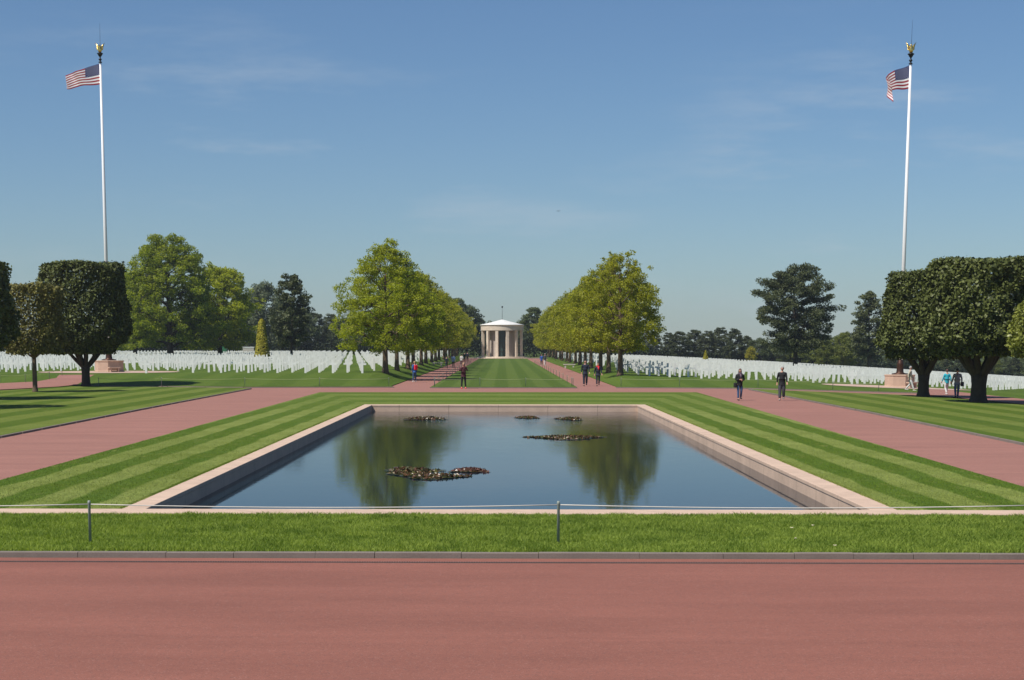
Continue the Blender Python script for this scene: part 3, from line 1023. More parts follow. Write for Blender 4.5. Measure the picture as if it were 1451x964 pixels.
ORD = ['nearest', 'second', 'third', 'fourth', 'fifth', 'sixth', 'seventh', 'eighth', 'ninth', 'tenth', 'eleventh', 'twelfth',
       'thirteenth', 'fourteenth', 'fifteenth', 'sixteenth', 'seventeenth', 'eighteenth', 'nineteenth', 'twentieth',
       'twenty-first', 'twenty-second', 'twenty-third', 'twenty-fourth', 'twenty-fifth', 'twenty-sixth', 'twenty-seventh', 'twenty-eighth', 'twenty-ninth', 'thirtieth']

prof_av = lambda t: (.80 + .20 * math.sin(min(t, .32) / .32 * PI / 2)) * (1 - max(0, (t - .30) / .70) ** 1.85 * .86)
prof_av2 = lambda t: (.58 + .42 * math.sin(min(t, .38) / .38 * PI / 2)) * (1 - max(0, (t - .38) / .62) ** 1.5 * .80)
prof_rd = lambda t: math.sqrt(max(.05, 1 - (2 * t - .95) ** 2 * .92))
prof_ok = lambda t: (.72 + .28 * math.sin(min(t, .3) / .3 * PI / 2)) * math.sqrt(max(.03, 1 - max(0, (t - .42) / .58) ** 2 * .96))
AV = [broad_tree(100 + i, 10.9, 5.0, 2.2, prof_av if i % 2 == 0 else prof_av2, 24000, .135, .22, 350, .56, .7, 20, airy=.25) for i in range(6)]
AVL = broad_tree(121, 11.2, 5.15, 1.9, prof_av, 46000, .115, .24, 500, .54, .7, 26, airy=.3)
AVR = broad_tree(143, 10.9, 4.4, 2.2, prof_av2, 31000, .115, .23, 380, .50, .7, 24, airy=.5)
for side, x0, nm in ((-1, -9.85, 'left'), (1, 9.95, 'right')):
    for i in range(17):
        Y = 145.0 + 15.5 * i
        if Y > 392: break
        X = x0 + random.uniform(-.15, .15)
        me = (AVL if side < 0 else AVR) if i == 0 else AV[(i * 5 + i // 6 + 3 * (side > 0)) % 6]
        lm = ('lf_avenue' if i < 3 else 'lf_avenue_y') if side < 0 else 'lf_avenue_y'
        s = .935 if i == 0 else random.uniform(.87, .95)
        if side > 0 and i > 0: s *= .96
        lab = ('%s tree from the camera in the avenue row %s of the mall lawn' % (ORD[i], nm)) if i else \
              ('large rounded green tree at the near end of the left avenue row' if side < 0 else 'airy yellow green tree with open top at the near end of the right avenue row')
        place_tree('avenue_tree', me, (X, Y, zf(X, Y)), lab, 'tree', 'avenue trees flanking the mall lawn', lm, 'bark', random.uniform(0, 6.28) if i else (0 if side > 0 else 2.), (s, s, s))

# broad oak left with its neighbours
b0 = at_y(249, 507.5, 262.)
oak = broad_tree(211, 18.6, 7.2, 1.9, prof_ok, 72000, .20, .50, 760, .86, .7, 30)
place_tree('oak_tree', oak, (b0.x - .8, 262, zf(b0.x, 262) - .05), 'tallest broad bright green tree in the left grave field', 'tree', None, 'lf_oak', 'bark_dark', .6, (1.07, 1.07, .955))
b1 = at_y(312, 507., 275.)
oak2 = broad_tree(217, 15.0, 5.8, 1.8, prof_ok, 46000, .20, .38, 480, .82, .7, 24)
place_tree('oak_tree', oak2, (b1.x, 275, zf(b1.x, 275)), 'lower bright green tree joined to the right side of the tallest one', 'tree', None, 'lf_oak', 'bark_dark', 1.5, (1.03, 1.03, .95))
b2 = at_y(200, 507., 290.)
place_tree('oak_tree', oak2, (b2.x - 1, 290, zf(b2.x, 290)), 'bright green tree half hidden behind the dark clipped tree and flagpole on the left', 'tree', None, 'lf_oak', 'bark_dark', 3.5, (.95, .95, .93))

# background pines and woods
shp_pine = lambda t: (.55 + .45 * math.sin(PI * min(1, t / .5) / 2)) * (1 - max(0, (t - .35) / .65) ** 2.2 * .8)
shp_umb = lambda t: .72 + .28 * math.sin(PI * t) if t < .5 else (1 - ((t - .5) / .5) ** 2.6 * .72)
PN = [pine_tree(301, 14, 3.9, 2.6, 13000, .26, shp_pine, 190, .85, .6, .24), pine_tree(302, 14, 4.3, 1.8, 14000, .26, shp_umb, 220, .95, .6, .24), pine_tree(303, 15, 3.3, 2.8, 11000, .25, shp_pine, 170, .8, .6, .22)]
BR = [broad_tree(320 + i, 12, 5.2, 1.2, prof_rd, 14000, .27, .3, 230, .95, .75, 12) for i in range(3)]
BP = pine_tree(331, 18, 7.4, 3.4, 46000, .45, shp_umb, 430, 1.15, .55, .20)
gb = at_y(1133, 521, 250.)
place_tree('pine_tree', BP, (gb.x - .6, 250, zf(gb.x, 250)), 'big round-topped dark pine standing in the right grave field', 'pine tree', None, 'lf_pine', 'bark_dark', 2.2, (.83, .83, .83))
gb = at_y(413, 504, 240.)
place_tree('pine_tree', PN[0], (gb.x, 240, zf(gb.x, 240)), 'slim dark ragged pine right of the golden yew in the left field', 'pine tree', None, 'lf_pine', 'bark_dark', 1., (.78, .78, .84))
gb = at_y(1230, 524, 300.)
place_tree('pine_tree', PN[2], (gb.x, 300, zf(gb.x, 300)), 'tall dark pine left of the right flagpole', 'pine tree', None, 'lf_pine', 'bark_dark', .5, (1.05, 1.05, .92))


def bg(px, top, Y, mesh, H, name, leafm, label, cat, sx=1., group=None):
    """tree of the far wood: its foot stands on the terrain at distance Y, its height comes from where its top shows"""
    p = at_y(px, HOR, Y)
    zb = zf(p.x, Y) - .1
    ztop = at_y(px, top, Y).z
    s = (ztop - zb) / H
    place_tree(name, mesh, (p.x, Y, zb), label, cat, group, leafm, 'bark_dark', random.uniform(0, 6.28), (s * sx, s * sx, s))


rb = random.Random(21)
rows = []
# (px range, top profile, distance, kinds)
def topL(px):
    return np.interp(px, [-120, 0, 60, 180, 340, 372, 400, 440, 480, 520, 560], [455, 462, 470, 460, 425, 401, 420, 441, 446, 450, 455])
def topR(px):
    return np.interp(px, [930, 960, 985, 1010, 1040, 1062, 1100, 1160, 1180, 1200, 1240, 1300, 1350, 1451, 1560], [470, 470, 467, 465, 460, 476, 480, 462, 471, 468, 478, 492, 497, 500, 500])
cnt = {}
def kindlabel(kind, side):
    k = (kind, side); cnt[k] = cnt.get(k, 0) + 1
    n = cnt[k]
    o = ['first'] + ORD[1:]
    return '%s %s from the left in the far wood %s of the avenue' % (o[n - 1], kind, side)
px = -90.
while px < 540:
    grey = 345 < px < 392
    if rb.random() < .3 and not grey:
        bg(px, topL(px) + rb.uniform(0, 10), rb.uniform(395, 430), PN[rb.randrange(3)], 14, 'pine_tree', 'lf_pine', kindlabel('dark pine', 'left'), 'pine tree', 1.15, 'trees of the far wood')
    elif grey:
        bg(px, topL(px), 380, BR[rb.randrange(3)], 12.3, 'willow_tree', 'lf_grey', kindlabel('tall grey green tree', 'left'), 'tree', .8, 'trees of the far wood')
    else:
        bg(px, topL(px) + rb.uniform(0, 10), rb.uniform(392, 430), BR[rb.randrange(3)], 12.3, 'broadleaf_tree', 'lf_back', kindlabel('dark leafy tree', 'left'), 'tree', 1.25, 'trees of the far wood')
    px += rb.uniform(17, 26)
px = 905.
while px < 1545:
    u = rb.random()
    if px < 1060 or u < .45:
        bg(px, topR(px) + rb.uniform(0, 9), rb.uniform(385, 425), PN[rb.randrange(2)], 14, 'pine_tree', 'lf_pine', kindlabel('dark pine', 'right'), 'pine tree', 1.2, 'trees of the far wood')
    elif u < .8:
        bg(px, topR(px) + rb.uniform(0, 9), rb.uniform(385, 425), BR[rb.randrange(3)], 12.3, 'broadleaf_tree', 'lf_back', kindlabel('dark leafy tree', 'right'), 'tree', 1.25, 'trees of the far wood')
    else:
        bg(px, topR(px) + rb.uniform(4, 12), rb.uniform(375, 390), BR[rb.randrange(3)], 12.3, 'broadleaf_tree', 'lf_light', kindlabel('light green leafy tree', 'right'), 'tree', 1.1, 'trees of the far wood')
    px += rb.uniform(15, 23)
bg(1064, 492, 372, BR[1], 12.3, 'broadleaf_tree', 'lf_cone', 'small yellow leaved tree just left of the big round pine', 'tree', .8)
bg(1196, 472, 340, BR[0], 12.3, 'broadleaf_tree', 'lf_light', 'fresh green tree between the big round pine and the tall pine', 'tree', 1.0)
bg(1172, 484, 335, BR[2], 12.3, 'broadleaf_tree', 'lf_light', 'low fresh green tree touching the right side of the big pine', 'tree', 1.1)
for px_, tp_, Y_ in ((645, 424, 440), (662, 436, 445), (679, 452, 450), (695, 462, 452), (757, 437, 440), (742, 455, 450), (772, 448, 452), (728, 466, 455)):
    bg(px_, tp_, Y_, PN[1] if px_ in (645, 757, 679) else BR[px_ % 3], 14 if px_ in (645, 757, 679) else 12.3, 'broadleaf_tree' if px_ not in (645, 757, 679) else 'pine_tree', 'lf_back',
       {645: 'tallest dark tree rising behind the left avenue beside the chapel', 662: 'dark tree just right of the tallest one, left of the chapel', 679: 'low dark pine touching the chapel on its left',
        695: 'dark tree right behind the left half of the chapel', 757: 'taller dark pine right of the chapel', 742: 'dark tree touching the chapel on its right', 772: 'dark tree behind the right avenue next to the pine by the chapel',
        728: 'dark tree right behind the right half of the chapel'}[px_], 'pine tree' if px_ in (645, 757, 679) else 'tree', 1.1)


def hedge_mesh(name, pts, w, h, n, seed, mat, label):
    rg = np.random.default_rng(seed)
    C = []
    seg = [(np.array(a), np.array(b)) for a, b in zip(pts[:-1], pts[1:])]
    Ls = np.array([np.linalg.norm(b - a) for a, b in seg])
    for (a, b), L in zip(seg, Ls):
        k = int(n * L / Ls.sum())
        u = rg.uniform(0, 1, k); p = a + (b - a) * u[:, None]
        q = p + rg.uniform(-w / 2, w / 2, (k, 2))
        zz = rg.uniform(0, 1, k) ** .7 * h * (1 + .05 * np.sin(u * 60))
        C.append(np.stack([q[:, 0], q[:, 1], zt(p[:, 0], p[:, 1]) + zz], 1))
    C = np.concatenate(C)
    return tag(link(name, np_mesh(name, leaves(C, .38, .2, 1.4, rg), quads(len(C))), M[mat]), label, 'hedge')


hedge_mesh('hedge', [(-150, 386), (-60, 391), (-13, 391)], 1.6, 2.6, 22000, 1, 'hedge', 'long dark hedge behind the last rows of crosses on the left')
hedge_mesh('hedge', [(13, 391), (60, 388), (140, 380)], 1.6, 2.2, 20000, 2, 'hedge', 'long dark hedge behind the last rows of crosses on the right')
hedge_mesh('hedge', [(-30, 432), (0, 434), (30, 432)], 2.5, 5., 14000, 3, 'hedge', 'tall dark hedge closing the view behind the chapel')

# clipped trees on the side lawns
def ground_at(px, py):
    p = hit(px, py); return (p.x, p.y, p.z)
def pxm(p): return F / p[1]
gp = ground_at(122, 547.5)
place_tree('clipped_tree', clipped_tree(401, at_y(122, 373, gp[1]).z - gp[2] - .08, 3.15, 2.35, 44000, .15, .30, True, 0, .62, .90), gp,
           'dark flat-topped clipped tree with forked trunk in front of the left flagpole', 'clipped tree', 'clipped trees on the side lawns', 'lf_trim', 'bark_dark', 1.7)
gp = ground_at(50, 555.5)
place_tree('clipped_tree', clipped_tree(402, at_y(50, 404, gp[1]).z - gp[2] - .08, 1.95, 2.4, 14000, .13, .15, False, 0, .8, .93), gp,
           'smaller olive brown clipped tree with one thin straight trunk at the left edge', 'clipped tree', 'clipped trees on the side lawns', 'lf_trim_o', 'bark', .4)
gp = ground_at(-52, 566)
place_tree('clipped_tree', clipped_tree(403, at_y(-52, 372, gp[1]).z - gp[2] - .08, 2.95, 2.6, 22000, .15, .3, True, 0, .7, .85), gp,
           'dark clipped tree cut off by the left edge of the picture', 'clipped tree', 'clipped trees on the side lawns', 'lf_trim', 'bark_dark', 2.)
gp = ground_at(-150, 580)
place_tree('clipped_tree', clipped_tree(404, 8.4, 2.9, 2.6, 9000, .2, .3, True, 0, .7, .85), gp,
           'clipped tree outside the left edge that throws the nearest long shadow on the lawn', 'clipped tree', 'clipped trees on the side lawns', 'lf_trim', 'bark_dark', 2.8)
gp = ground_at(1308, 562.5)
place_tree('clipped_tree', clipped_tree(405, at_y(1308, 386, gp[1]).z - gp[2] - .08, 2.75, 2.35, 34000, .145, .34, True, 0, .74, .80), gp,
           'flat-topped clipped tree with thick flaring trunk beside the right flagpole', 'clipped tree', 'clipped trees on the side lawns', 'lf_trim', 'bark_dark', .8)
gp = ground_at(1386, 570.5)
place_tree('clipped_tree', clipped_tree(406, at_y(1386, 369, gp[1]).z - gp[2] - .08, 3.25, 2.6, 50000, .15, .44, True, 0, .72, .88), gp,
           'largest flat-topped clipped tree with massive trunk on the right lawn', 'clipped tree', 'clipped trees on the side lawns', 'lf_trim', 'bark_dark', 2.1)
gp = ground_at(1492, 578)
place_tree('clipped_tree', clipped_tree(407, at_y(1492, 425, gp[1]).z - gp[2] - .08, 2.35, 2.6, 17000, .14, .3, True, 0, .8, .8), gp,
           'yellow green clipped tree cut off by the right edge of the picture', 'clipped tree', 'clipped trees on the side lawns', 'lf_trim_g', 'bark_dark', .8)


def yew(px, py, top, Y, rb_, label, sharp):
    p = at_y(px, py, Y); zb = zf(p.x, Y); H = at_y(px, top, Y).z - zb
    rg = np.random.default_rng(int(px))
    n = 5200
    t = rg.uniform(0, 1, n) ** 1.25; th = rg.uniform(0, 2 * PI, n)
    if sharp: r = rb_ * (1 - t) ** .9 + .03
    else: r = rb_ * (1 - .68 * t) * np.sqrt(np.clip(1 - np.clip((t - .9) / .1, 0, 1) ** 2, .02, 1))
    r = r - np.abs(rg.normal(0, .07, n)) + .04 * np.sin(th * 4 + t * 9)
    C = np.stack([r * np.cos(th), r * np.sin(th), t * H], 1)
    root = empty('clipped_yew', (p.x, Y, zb)); tag(root, label, 'clipped yew')
    nr = np.stack([np.cos(th), np.sin(th), np.full(n, .3)], 1)
    link('crown', np_mesh('crown', leaves(C, .16, .2, 1.2, rg, nr, .6), quads(n)), M['lf_cone'], root)
    a = Acc(); a.tube([(0, 0, -.2), (0, 0, H * .5), (0, 0, H * .96)], [rb_ * .3, rb_ * .45, .05], 8); a.build('trunk', M['bark_dark'], root)


yew(371.5, 504, 452, 222., 1.12, 'tall round-topped golden yew cone in the left grave field', False)
yew(999.5, 514, 497, 292., .75, 'small pointed golden yew cone behind the right grave field', True)

# ------------------------------------------------------------------ flagpoles and flags
def flagpole(base, topy, px_top, label, lean=0.):
    root = empty('flagpole', base)
    tag(root, label, 'flagpole')
    Y = base[1]
    H = at_y(px_top, topy, Y).z - base[2]
    A = Acc()
    V0 = [(1.22 * math.cos(a), 1.22 * math.sin(a)) for a in [R(22.5 + 45 * i) for i in range(8)]]
    prof = [(1.28, -.15), (1.28, .10), (1.20, .12), (1.20, .86), (1.25, .90), (1.25, .98), (.2, 1.0)]
    A.lathe([(r, z) for r, z in prof], 8); o = A.build('pedestal', M['pedestal'], root, None, False, R(8)); bevel(o, .015)
    A = Acc(); A.lathe([(.62, 1.0), (.62, 1.06), (.30, 1.12), (.27, 1.2), (.24, 1.7), (.27, 1.78), (.23, 1.86), (.20, 2.05), (.17, 2.1)], 20)
    A.build('bronze_base', M['bronze'], root, None, True)
    A = Acc(); A.box(-.48, .48, -1.55, -1.19, .34, .44); A.box(-.36, -.26, -1.5, -1.2, 0, .338); A.box(.26, .36, -1.5, -1.2, 0, .338)
    bevel(A.build('ledge', M['pedestal'], root, None, False, R(30.5)), .01)
    A = Acc(); A.tube([(0, 0, 1.9), (0, 0, H * .5), (0, 0, H - .02)], [.165, .14, .085], 20); A.build('pole', M['pole'], root, None, True)
    A = Acc(); A.lathe([(.0, H - .05), (.15, H - .03), (0.136, H + 0.032), (0.068, H + 0.072), (0.060, H + 0.136), (0.128, H + 0.200), (0.128, H + 0.264), (0.060, H + 0.320), (0.051, H + 0.400),
                        (0.085, H + 0.464), (0.153, H + 0.544), (0.178, H + 0.624), (0.246, H + 0.672), (0.246, H + 0.720), (0.136, H + 0.760), (0, H + .96)], 20)
    A.build('finial', M['black'], root, None, True)
    e = H + .93 * .8
    A = Acc()
    A.tube([(0, 0, e), (0, -.02, e + .2), (0, 0, e + .42), (0, -.03, e + .58), (0, -.08, e + .64)], [.10, .16, .14, .07, .05], 10)
    A.tube([(0, -.08, e + .64), (0, -.18, e + .60)], [.04, .01], 6)
    for s in (-1, 1):
        for q in range(5):
            u = q / 4
            A.tube([(s * .06, .02, e + .36 - .05 * q), (s * (.18 + .02 * q), .05, e + .58 - .07 * q), (s * (.40 - .05 * q), .1, e + .84 - .13 * q)], [.045, .045, .01], 6, True, 1., .4)
    A.tube([(0, .08, e + .12), (0, .22, e - .02)], [.08, .03], 6)
    A.build('eagle', M['gold'], root, None, True)
    A = Acc(); A.tube([(.02, .05, e + .5), (.04, .05, e + 2.4)], [.014, .006], 6); A.build('lightning_rod', M['black'], root)
    return H


HL = flagpole(tuple(FLL), 88.5, 141, 'white flagpole left of the pool with gilt eagle on an octagonal pink stone base')
HR = flagpole(tuple(FLR), 90.5, 1291, 'white flagpole right of the pool with gilt eagle, rising behind clipped trees')
for b_, lab in ((FLL, 'a'), (FLR, 'b')):
    # paved circle round the foot
    pts = [(b_.x + 5.9 * math.cos(t), b_.y + 5.9 * math.sin(t)) for t in np.linspace(0, 2 * PI, 41)[:-1]]
    tag(lawn_sheet('paving', pts, M['slab'], .02, 0), kind='structure')

M['fl_red'] = simple('flag_red', (.30, .012, .022), .8, 0, .05)
M['fl_white'] = simple('flag_white', (.78, .77, .76), .8, 0, .03)
M['fl_blue'] = simple('flag_blue', (.008, .018, .11), .8, 0, .05)


def flag(base, H, surf, label):
    """surf(u, v) -> (x, y, z) relative to the hoist top; u along the fly, v down the hoist"""
    n, rep = 78, 4
    us = np.linspace(0, 1, n + 1); vs = np.linspace(0, 1, 13 * rep + 1)
    V = np.array([surf(u, v) for v in vs for u in us])
    Fc = []; mi = []
    for j in range(13 * rep):
        s = j // rep
        for i in range(n):
            Fc.append((j * (n + 1) + i, j * (n + 1) + i + 1, (j + 1) * (n + 1) + i + 1, (j + 1) * (n + 1) + i))
            mi.append(2 if (i < n * .4 and s < 7) else (0 if s % 2 == 0 else 1))
    me = np_mesh('flag', V, Fc, True)
    for k in ('fl_red', 'fl_white', 'fl_blue'): me.materials.append(M[k])
    me.polygons.foreach_set('material_index', mi)
    o = bpy.data.objects.new('flag', me); COL.objects.link(o)
    o.location = (base.x - .10, base.y, base.z + H - .12)
    so = o.modifiers.new('thick', 'SOLIDIFY'); so.thickness = .012
    tag(o, label, 'flag')
    SV = []; SF = []; k = 0
    for r in range(9):
        for c_ in range(6 if r % 2 == 0 else 5):
            u0 = (.4 / 12) * (1 + 2 * c_ + (r % 2)); v0 = (7 / 13) * (r + 1) / 10
            for sgn in (-1, 1):
                ring = []
                for q in range(10):
                    an = q * PI / 5 + PI / 2; rr = .025 if q % 2 == 0 else .011
                    pu = u0 + rr * math.cos(an) / 1.9 * 1.0; pv = v0 - rr * math.sin(an)
                    p = np.array(surf(pu, pv)); 
                    du = np.array(surf(pu + .01, pv)) - p; dv = np.array(surf(pu, pv + .01)) - p
                    nn = np.cross(du, dv); nn /= np.linalg.norm(nn) + 1e-9
                    ring.append(p + nn * .012 * sgn)
                cc = np.mean(ring, 0)
                SV += [cc] + ring
                for q in range(0, 10, 2): SF.append((k, k + 1 + q, k + 1 + (q + 1) % 10, k + 1 + (q + 2) % 10))
                k += 11
    st = link('stars', np_mesh('stars', SV, SF), M['fl_white'], o)


def surfL(u, v):
    L = 2.95; h = 1.66
    x = -L * u * (.965 - .02 * v) + .10 * math.sin(u * 7) * v
    y = .26 * math.sin(u * 8.5 + v * 1.5) * (u ** .6) + .1 * math.sin(u * 17 + v * 4) * u
    z = -.95 * u ** 1.15 * (1 - v * .35) - h * v * (1 - .17 * u) + .07 * math.sin(u * 9 + v * 3) * u
    return (x, y, z)


def surfR(u, v):
    h = 1.7
    # hoist half blows out, the fly folds back and hangs
    k = min(u / .58, 1.0); q = max(0., (u - .58) / .42)
    x = -1.55 * k + .10 * k * math.sin(v * 3) - .16 * math.sin(q * PI) + .28 * q * v
    y = .22 * math.sin(u * 9 + v * 2) * u ** .6 - .38 * q + .12 * math.sin(v * 8 + q * 3) * q
    z = -.62 * k ** 1.2 * (1 - .35 * v) - h * v * (1 - .12 * k) - q * (.55 + .35 * v) - .04 * math.sin(u * 12)
    return (x, y, z)


flag(FLL, HL, surfL, 'striped and starred flag blowing out straight to the left from the left pole')
flag(FLR, HR, surfR, 'shorter looking flag with a folded hanging end on the right pole')

# ------------------------------------------------------------------ benches and small things
def bench(px, py, label):
    p = hit(px, py)
    root = empty('stone_bench', p); tag(root, label, 'bench', 'stone benches beside the mall paths')
    A = Acc(); A.box(-.75, .75, -.24, .24, .40, .52); bevel(A.build('seat', M['bench'], root), .015)
    for s in (-1, 1):
        A = Acc(); A.box(s * .5 - .09, s * .5 + .09, -.19, .19, -.02, .398); bevel(A.build('leg', M['bench'], root), .01)
bench(620, 519.5, 'pale stone bench under the trees of the left avenue')
bench(806.7, 522, 'pale stone bench under the trees of the right avenue')

gx = at_y(318, 497, 330)
root = empty('utility_cabinet', (gx.x, 330, zf(gx.x, 330))); tag(root, 'small green cabinet behind the left rows of crosses under the trees', 'cabinet')
M['green'] = simple('green_paint', (.03, .14, .06), .5, 0, .1)
A = Acc(); A.box(-.5, .5, -.35, .35, 0, 2.15); bevel(A.build('body', M['green'], root), .02)
A = Acc(); A.box(-.56, .56, -.41, .41, 2.152, 2.25); bevel(A.build('lid', M['green'], root), .02)
A = Acc(); A.box(-.03, .42, -.375, -.352, .15, 2.0); A.build('door', M['green'], root)
wx = at_y(352, 497, 345)
root = empty('low_wall', (wx.x, 345, zf(wx.x, 345))); tag(root, 'short pale stone wall behind the left rows of crosses, right of the green cabinet', 'wall')
A = Acc(); A.box(-1.1, 1.1, -.2, .2, -.1, 1.75); A.build('wall', M['bench'], root)
A = Acc(); A.box(-1.2, 1.2, -.26, .26, 1.752, 1.9); A.build('capping', M['marble'], root)

for i, (px_, py_, lab) in enumerate(((1122, 748, 'pale petal lying on the grass strip, leftmost of four'), (1127, 763, 'pale petal nearest the kerb of the left two on the grass'),
                        (1152, 744.5, 'small pale petal on the grass near the coping, third from the left'), (1183, 773, 'pale petal close to the kerb, rightmost of four'))):
    p = at(px_, py_, .045)
    A = Acc(); A.sphere((0, 0, 0), (.028, .02, .008), 10, 6)
    V = A.V[0]; V[:, 2] += .35 * (V[:, 0] ** 2) / .03
    o = A.build('fallen_petal', M['petal'], None, p, True, i * 1.1)
    tag(o, lab, 'petal', 'pale petals on the grass')

b_ = at_y(791, 299.5, 260.)
A = Acc()
A.tube([(-.16, 0, 0), (0, 0, .01), (.18, 0, .02)], [.02, .045, .012], 8)
A.tube([(0, 0, .02), (.02, -.22, .10), (.08, -.40, .06)], [.05, .05, .01], 6, True, 1, .3)
A.tube([(0, 0, .02), (.02, .22, .10), (.08, .40, .06)], [.05, .05, .01], 6, True, 1, .3)
tag(A.build('bird', M['black'], None, b_, True, .9), 'tiny dark bird flying high in the empty sky above the chapel', 'bird')

# ------------------------------------------------------------------ people
SK = simple('skin', (.50, .27, .19), .55, 0, .05)
SKD = simple('lip_skin', (.35, .12, .10), .5, 0, 0)
EYE = simple('eye_dark', (.03, .02, .02), .3, 0, 0)


def skin(name, verts, edges, radii, root, sub=1):
    me = bpy.data.meshes.new(name)
    me.from_pydata(verts, edges, [])
    o = bpy.data.objects.new(name, me); COL.objects.link(o)
    o.modifiers.new('skin', 'SKIN')
    if not me.skin_vertices:
        bm = bmesh.new(); bm.from_mesh(me); bm.verts.layers.skin.verify(); bm.to_mesh(me); bm.free()
    sv = me.skin_vertices[0].data
    for i, r in enumerate(radii):
        sv[i].radius = r if isinstance(r, tuple) else (r, r)
        sv[i].use_root = (i == root)
    s = o.modifiers.new('sub', 'SUBSURF'); s.levels = sub; s.render_levels = sub
    dg = bpy.context.evaluated_depsgraph_get()
    m2 = bpy.data.meshes.new_from_object(o.evaluated_get(dg))
    bpy.data.objects.remove(o); bpy.data.meshes.remove(me)
    for p in m2.polygons: p.use_smooth = True
    return m2


def V3(*a): return Vector(a)


def person(px, py, height, face, label, top, bottom, shoe, hair, pose='walk', coat=0., longhair=False, hat=None, extras=(), group=None, skirtw=1., stride=.24):
    """face: heading in degrees, 0 = towards the camera"""
    p = hit(px, py)
    S = height / 1.75
    s1 = stride
    # joints, facing -Y
    hipz, kn, an = .93, .50, .09
    hw = .095
    if pose in ('walk', 'walkphone'):
        la = [V3(-hw, 0, hipz), V3(-hw, -s1 * .55, kn + .01), V3(-hw, -s1, an)]
        ra = [V3(hw, 0, hipz), V3(hw, -s1 * .05, kn), V3(hw, s1 * .95, an + .07)]
    else:
        la = [V3(-hw, 0, hipz), V3(-hw - .02, -.03, kn), V3(-hw - .04, -.01, an)]
        ra = [V3(hw, 0, hipz), V3(hw + .02, -.02, kn), V3(hw + .05, .02, an)]
    sh = .185
    if pose == 'walk':
        L = [V3(-sh, 0, 1.395), V3(-sh - .05, .10, 1.16), V3(-sh - .07, .02 + .06, .92)]
        Rr_ = [V3(sh, 0, 1.395), V3(sh + .05, -.06, 1.15), V3(sh + .08, -.18, .93)]
    elif pose == 'photo':
        L = [V3(-sh, 0, 1.395), V3(-sh - .07, -.16, 1.24), V3(-.06, -.34, 1.50)]
        Rr_ = [V3(sh, 0, 1.395), V3(sh + .07, -.16, 1.24), V3(.06, -.34, 1.50)]
    elif pose == 'onehand':
        L = [V3(-sh, 0, 1.395), V3(-sh - .20, -.16, 1.30), V3(-sh - .26, -.38, 1.46)]
        Rr_ = [V3(sh, 0, 1.395), V3(sh + .05, .04, 1.15), V3(sh + .05, -.06, .93)]
    elif pose in ('clasp', 'walkphone'):
        L = [V3(-sh, 0, 1.395), V3(-sh - .06, .0, 1.15), V3(-.04, -.24, 1.16)]
        Rr_ = [V3(sh, 0, 1.395), V3(sh + .06, .0, 1.15), V3(.07, -.23, 1.12)]
    else:
        L = [V3(-sh, 0, 1.395), V3(-sh - .06, .02, 1.16), V3(-sh - .06, -.04, .92)]
        Rr_ = [V3(sh, 0, 1.395), V3(sh + .06, .02, 1.16), V3(sh + .06, -.04, .92)]
    sp = [V3(0, 0, .96), V3(0, .0, 1.10), V3(0, .0, 1.28), V3(0, .01, 1.42), V3(0, 0, 1.50), V3(0, -.01, 1.56)]
    verts = []; rad = []; edges = []
    def av(v, r): verts.append(tuple(v)); rad.append(r); return len(verts) - 1
    sr = [(.115, .085), (.11, .085), (.15, .11), (.11, .09), (.055, .055), (.055, .06)]
    ids = [av(v, r) for v, r in zip(sp, sr)]
    edges += list(zip(ids[:-1], ids[1:]))
    def limb(root, pts, rs):
        prev = root
        for v, r in zip(pts, rs):
            k = av(v, r); edges.append((prev, k)); prev = k
        return prev
    for leg in (la, ra):
        foot = leg[2] + V3(0, -.14, -.05)
        limb(ids[0], leg + [foot], [.085, .058, .042, .035])
    def mid(a, b, t=.5): return a.lerp(b, t)
    for arm in (L, Rr_):
        d = (arm[2] - arm[1]).normalized()
        hand = arm[2] + d * .05
        w_ = limb(ids[3], arm + [hand], [.046, .042, .028, .032])
        side = d.cross(V3(0, 1, 0)); side = side.normalized() if side.length > .1 else V3(1, 0, 0)
        curl = (V3(0, -1, 0) - d * d.dot(V3(0, -1, 0))).normalized()
        for q, ln in zip((-1.5, -.5, .5, 1.5), (.065, .078, .082, .07)):
            b0 = hand + side * .019 * q + d * .03
            b1 = b0 + d * ln * .5 + curl * .008; b2 = b1 + d * ln * .35 + curl * .03
            limb(w_, [b0, b1, b2], [.011, .009, .0075])
        t0 = hand + side * .035 + curl * .012
        limb(w_, [t0, t0 + d * .03 + side * .02 + curl * .02], [.012, .009])
    body = skin('body', verts, edges, rad, 0)
    bm = bmesh.new(); bm.from_mesh(body)
    # head with brow, nose, chin and ears, joined to the neck
    hc = V3(0, -.015, 1.645)
    r = bmesh.ops.create_uvsphere(bm, u_segments=24, v_segments=18, radius=1.)
    for v in r['verts']:
        x, y, z = v.co
        q = Vector((x * .078, y * .098, z * .118))
        if z < 0: q.x *= 1 - .28 * (-z) ** 1.3; q.y *= 1 - .12 * (-z)
        if y < 0:
            if abs(x) < .22 and -.35 < z < .12: q.y -= .022 * (1 - abs(x) / .22) * (1 - abs(z + .18) / .3 if abs(z + .18) < .3 else 0)
            if abs(z - .12) < .12 and .15 < abs(x) < .5: q.y += .008
        if abs(y) < .22 and abs(z) < .28 and abs(x) > .85: q.x += math.copysign(.014, x)
        v.co = hc + q
    for f in bm.faces:
        c = f.calc_center_median() - hc
        f.smooth = True
        if c.y < -.05 and abs(c.z - .012) < .010 and .016 < abs(c.x) < .046: f.material_index = 1
        elif c.y < -.06 and abs(c.z + .055) < .008 and abs(c.x) < .026: f.material_index = 2
    bm.to_mesh(body); bm.free()
    body.name = 'person'
    o = bpy.data.objects.new('person', body); COL.objects.link(o)
    for mm in (SK, EYE, SKD): body.materials.append(mm)
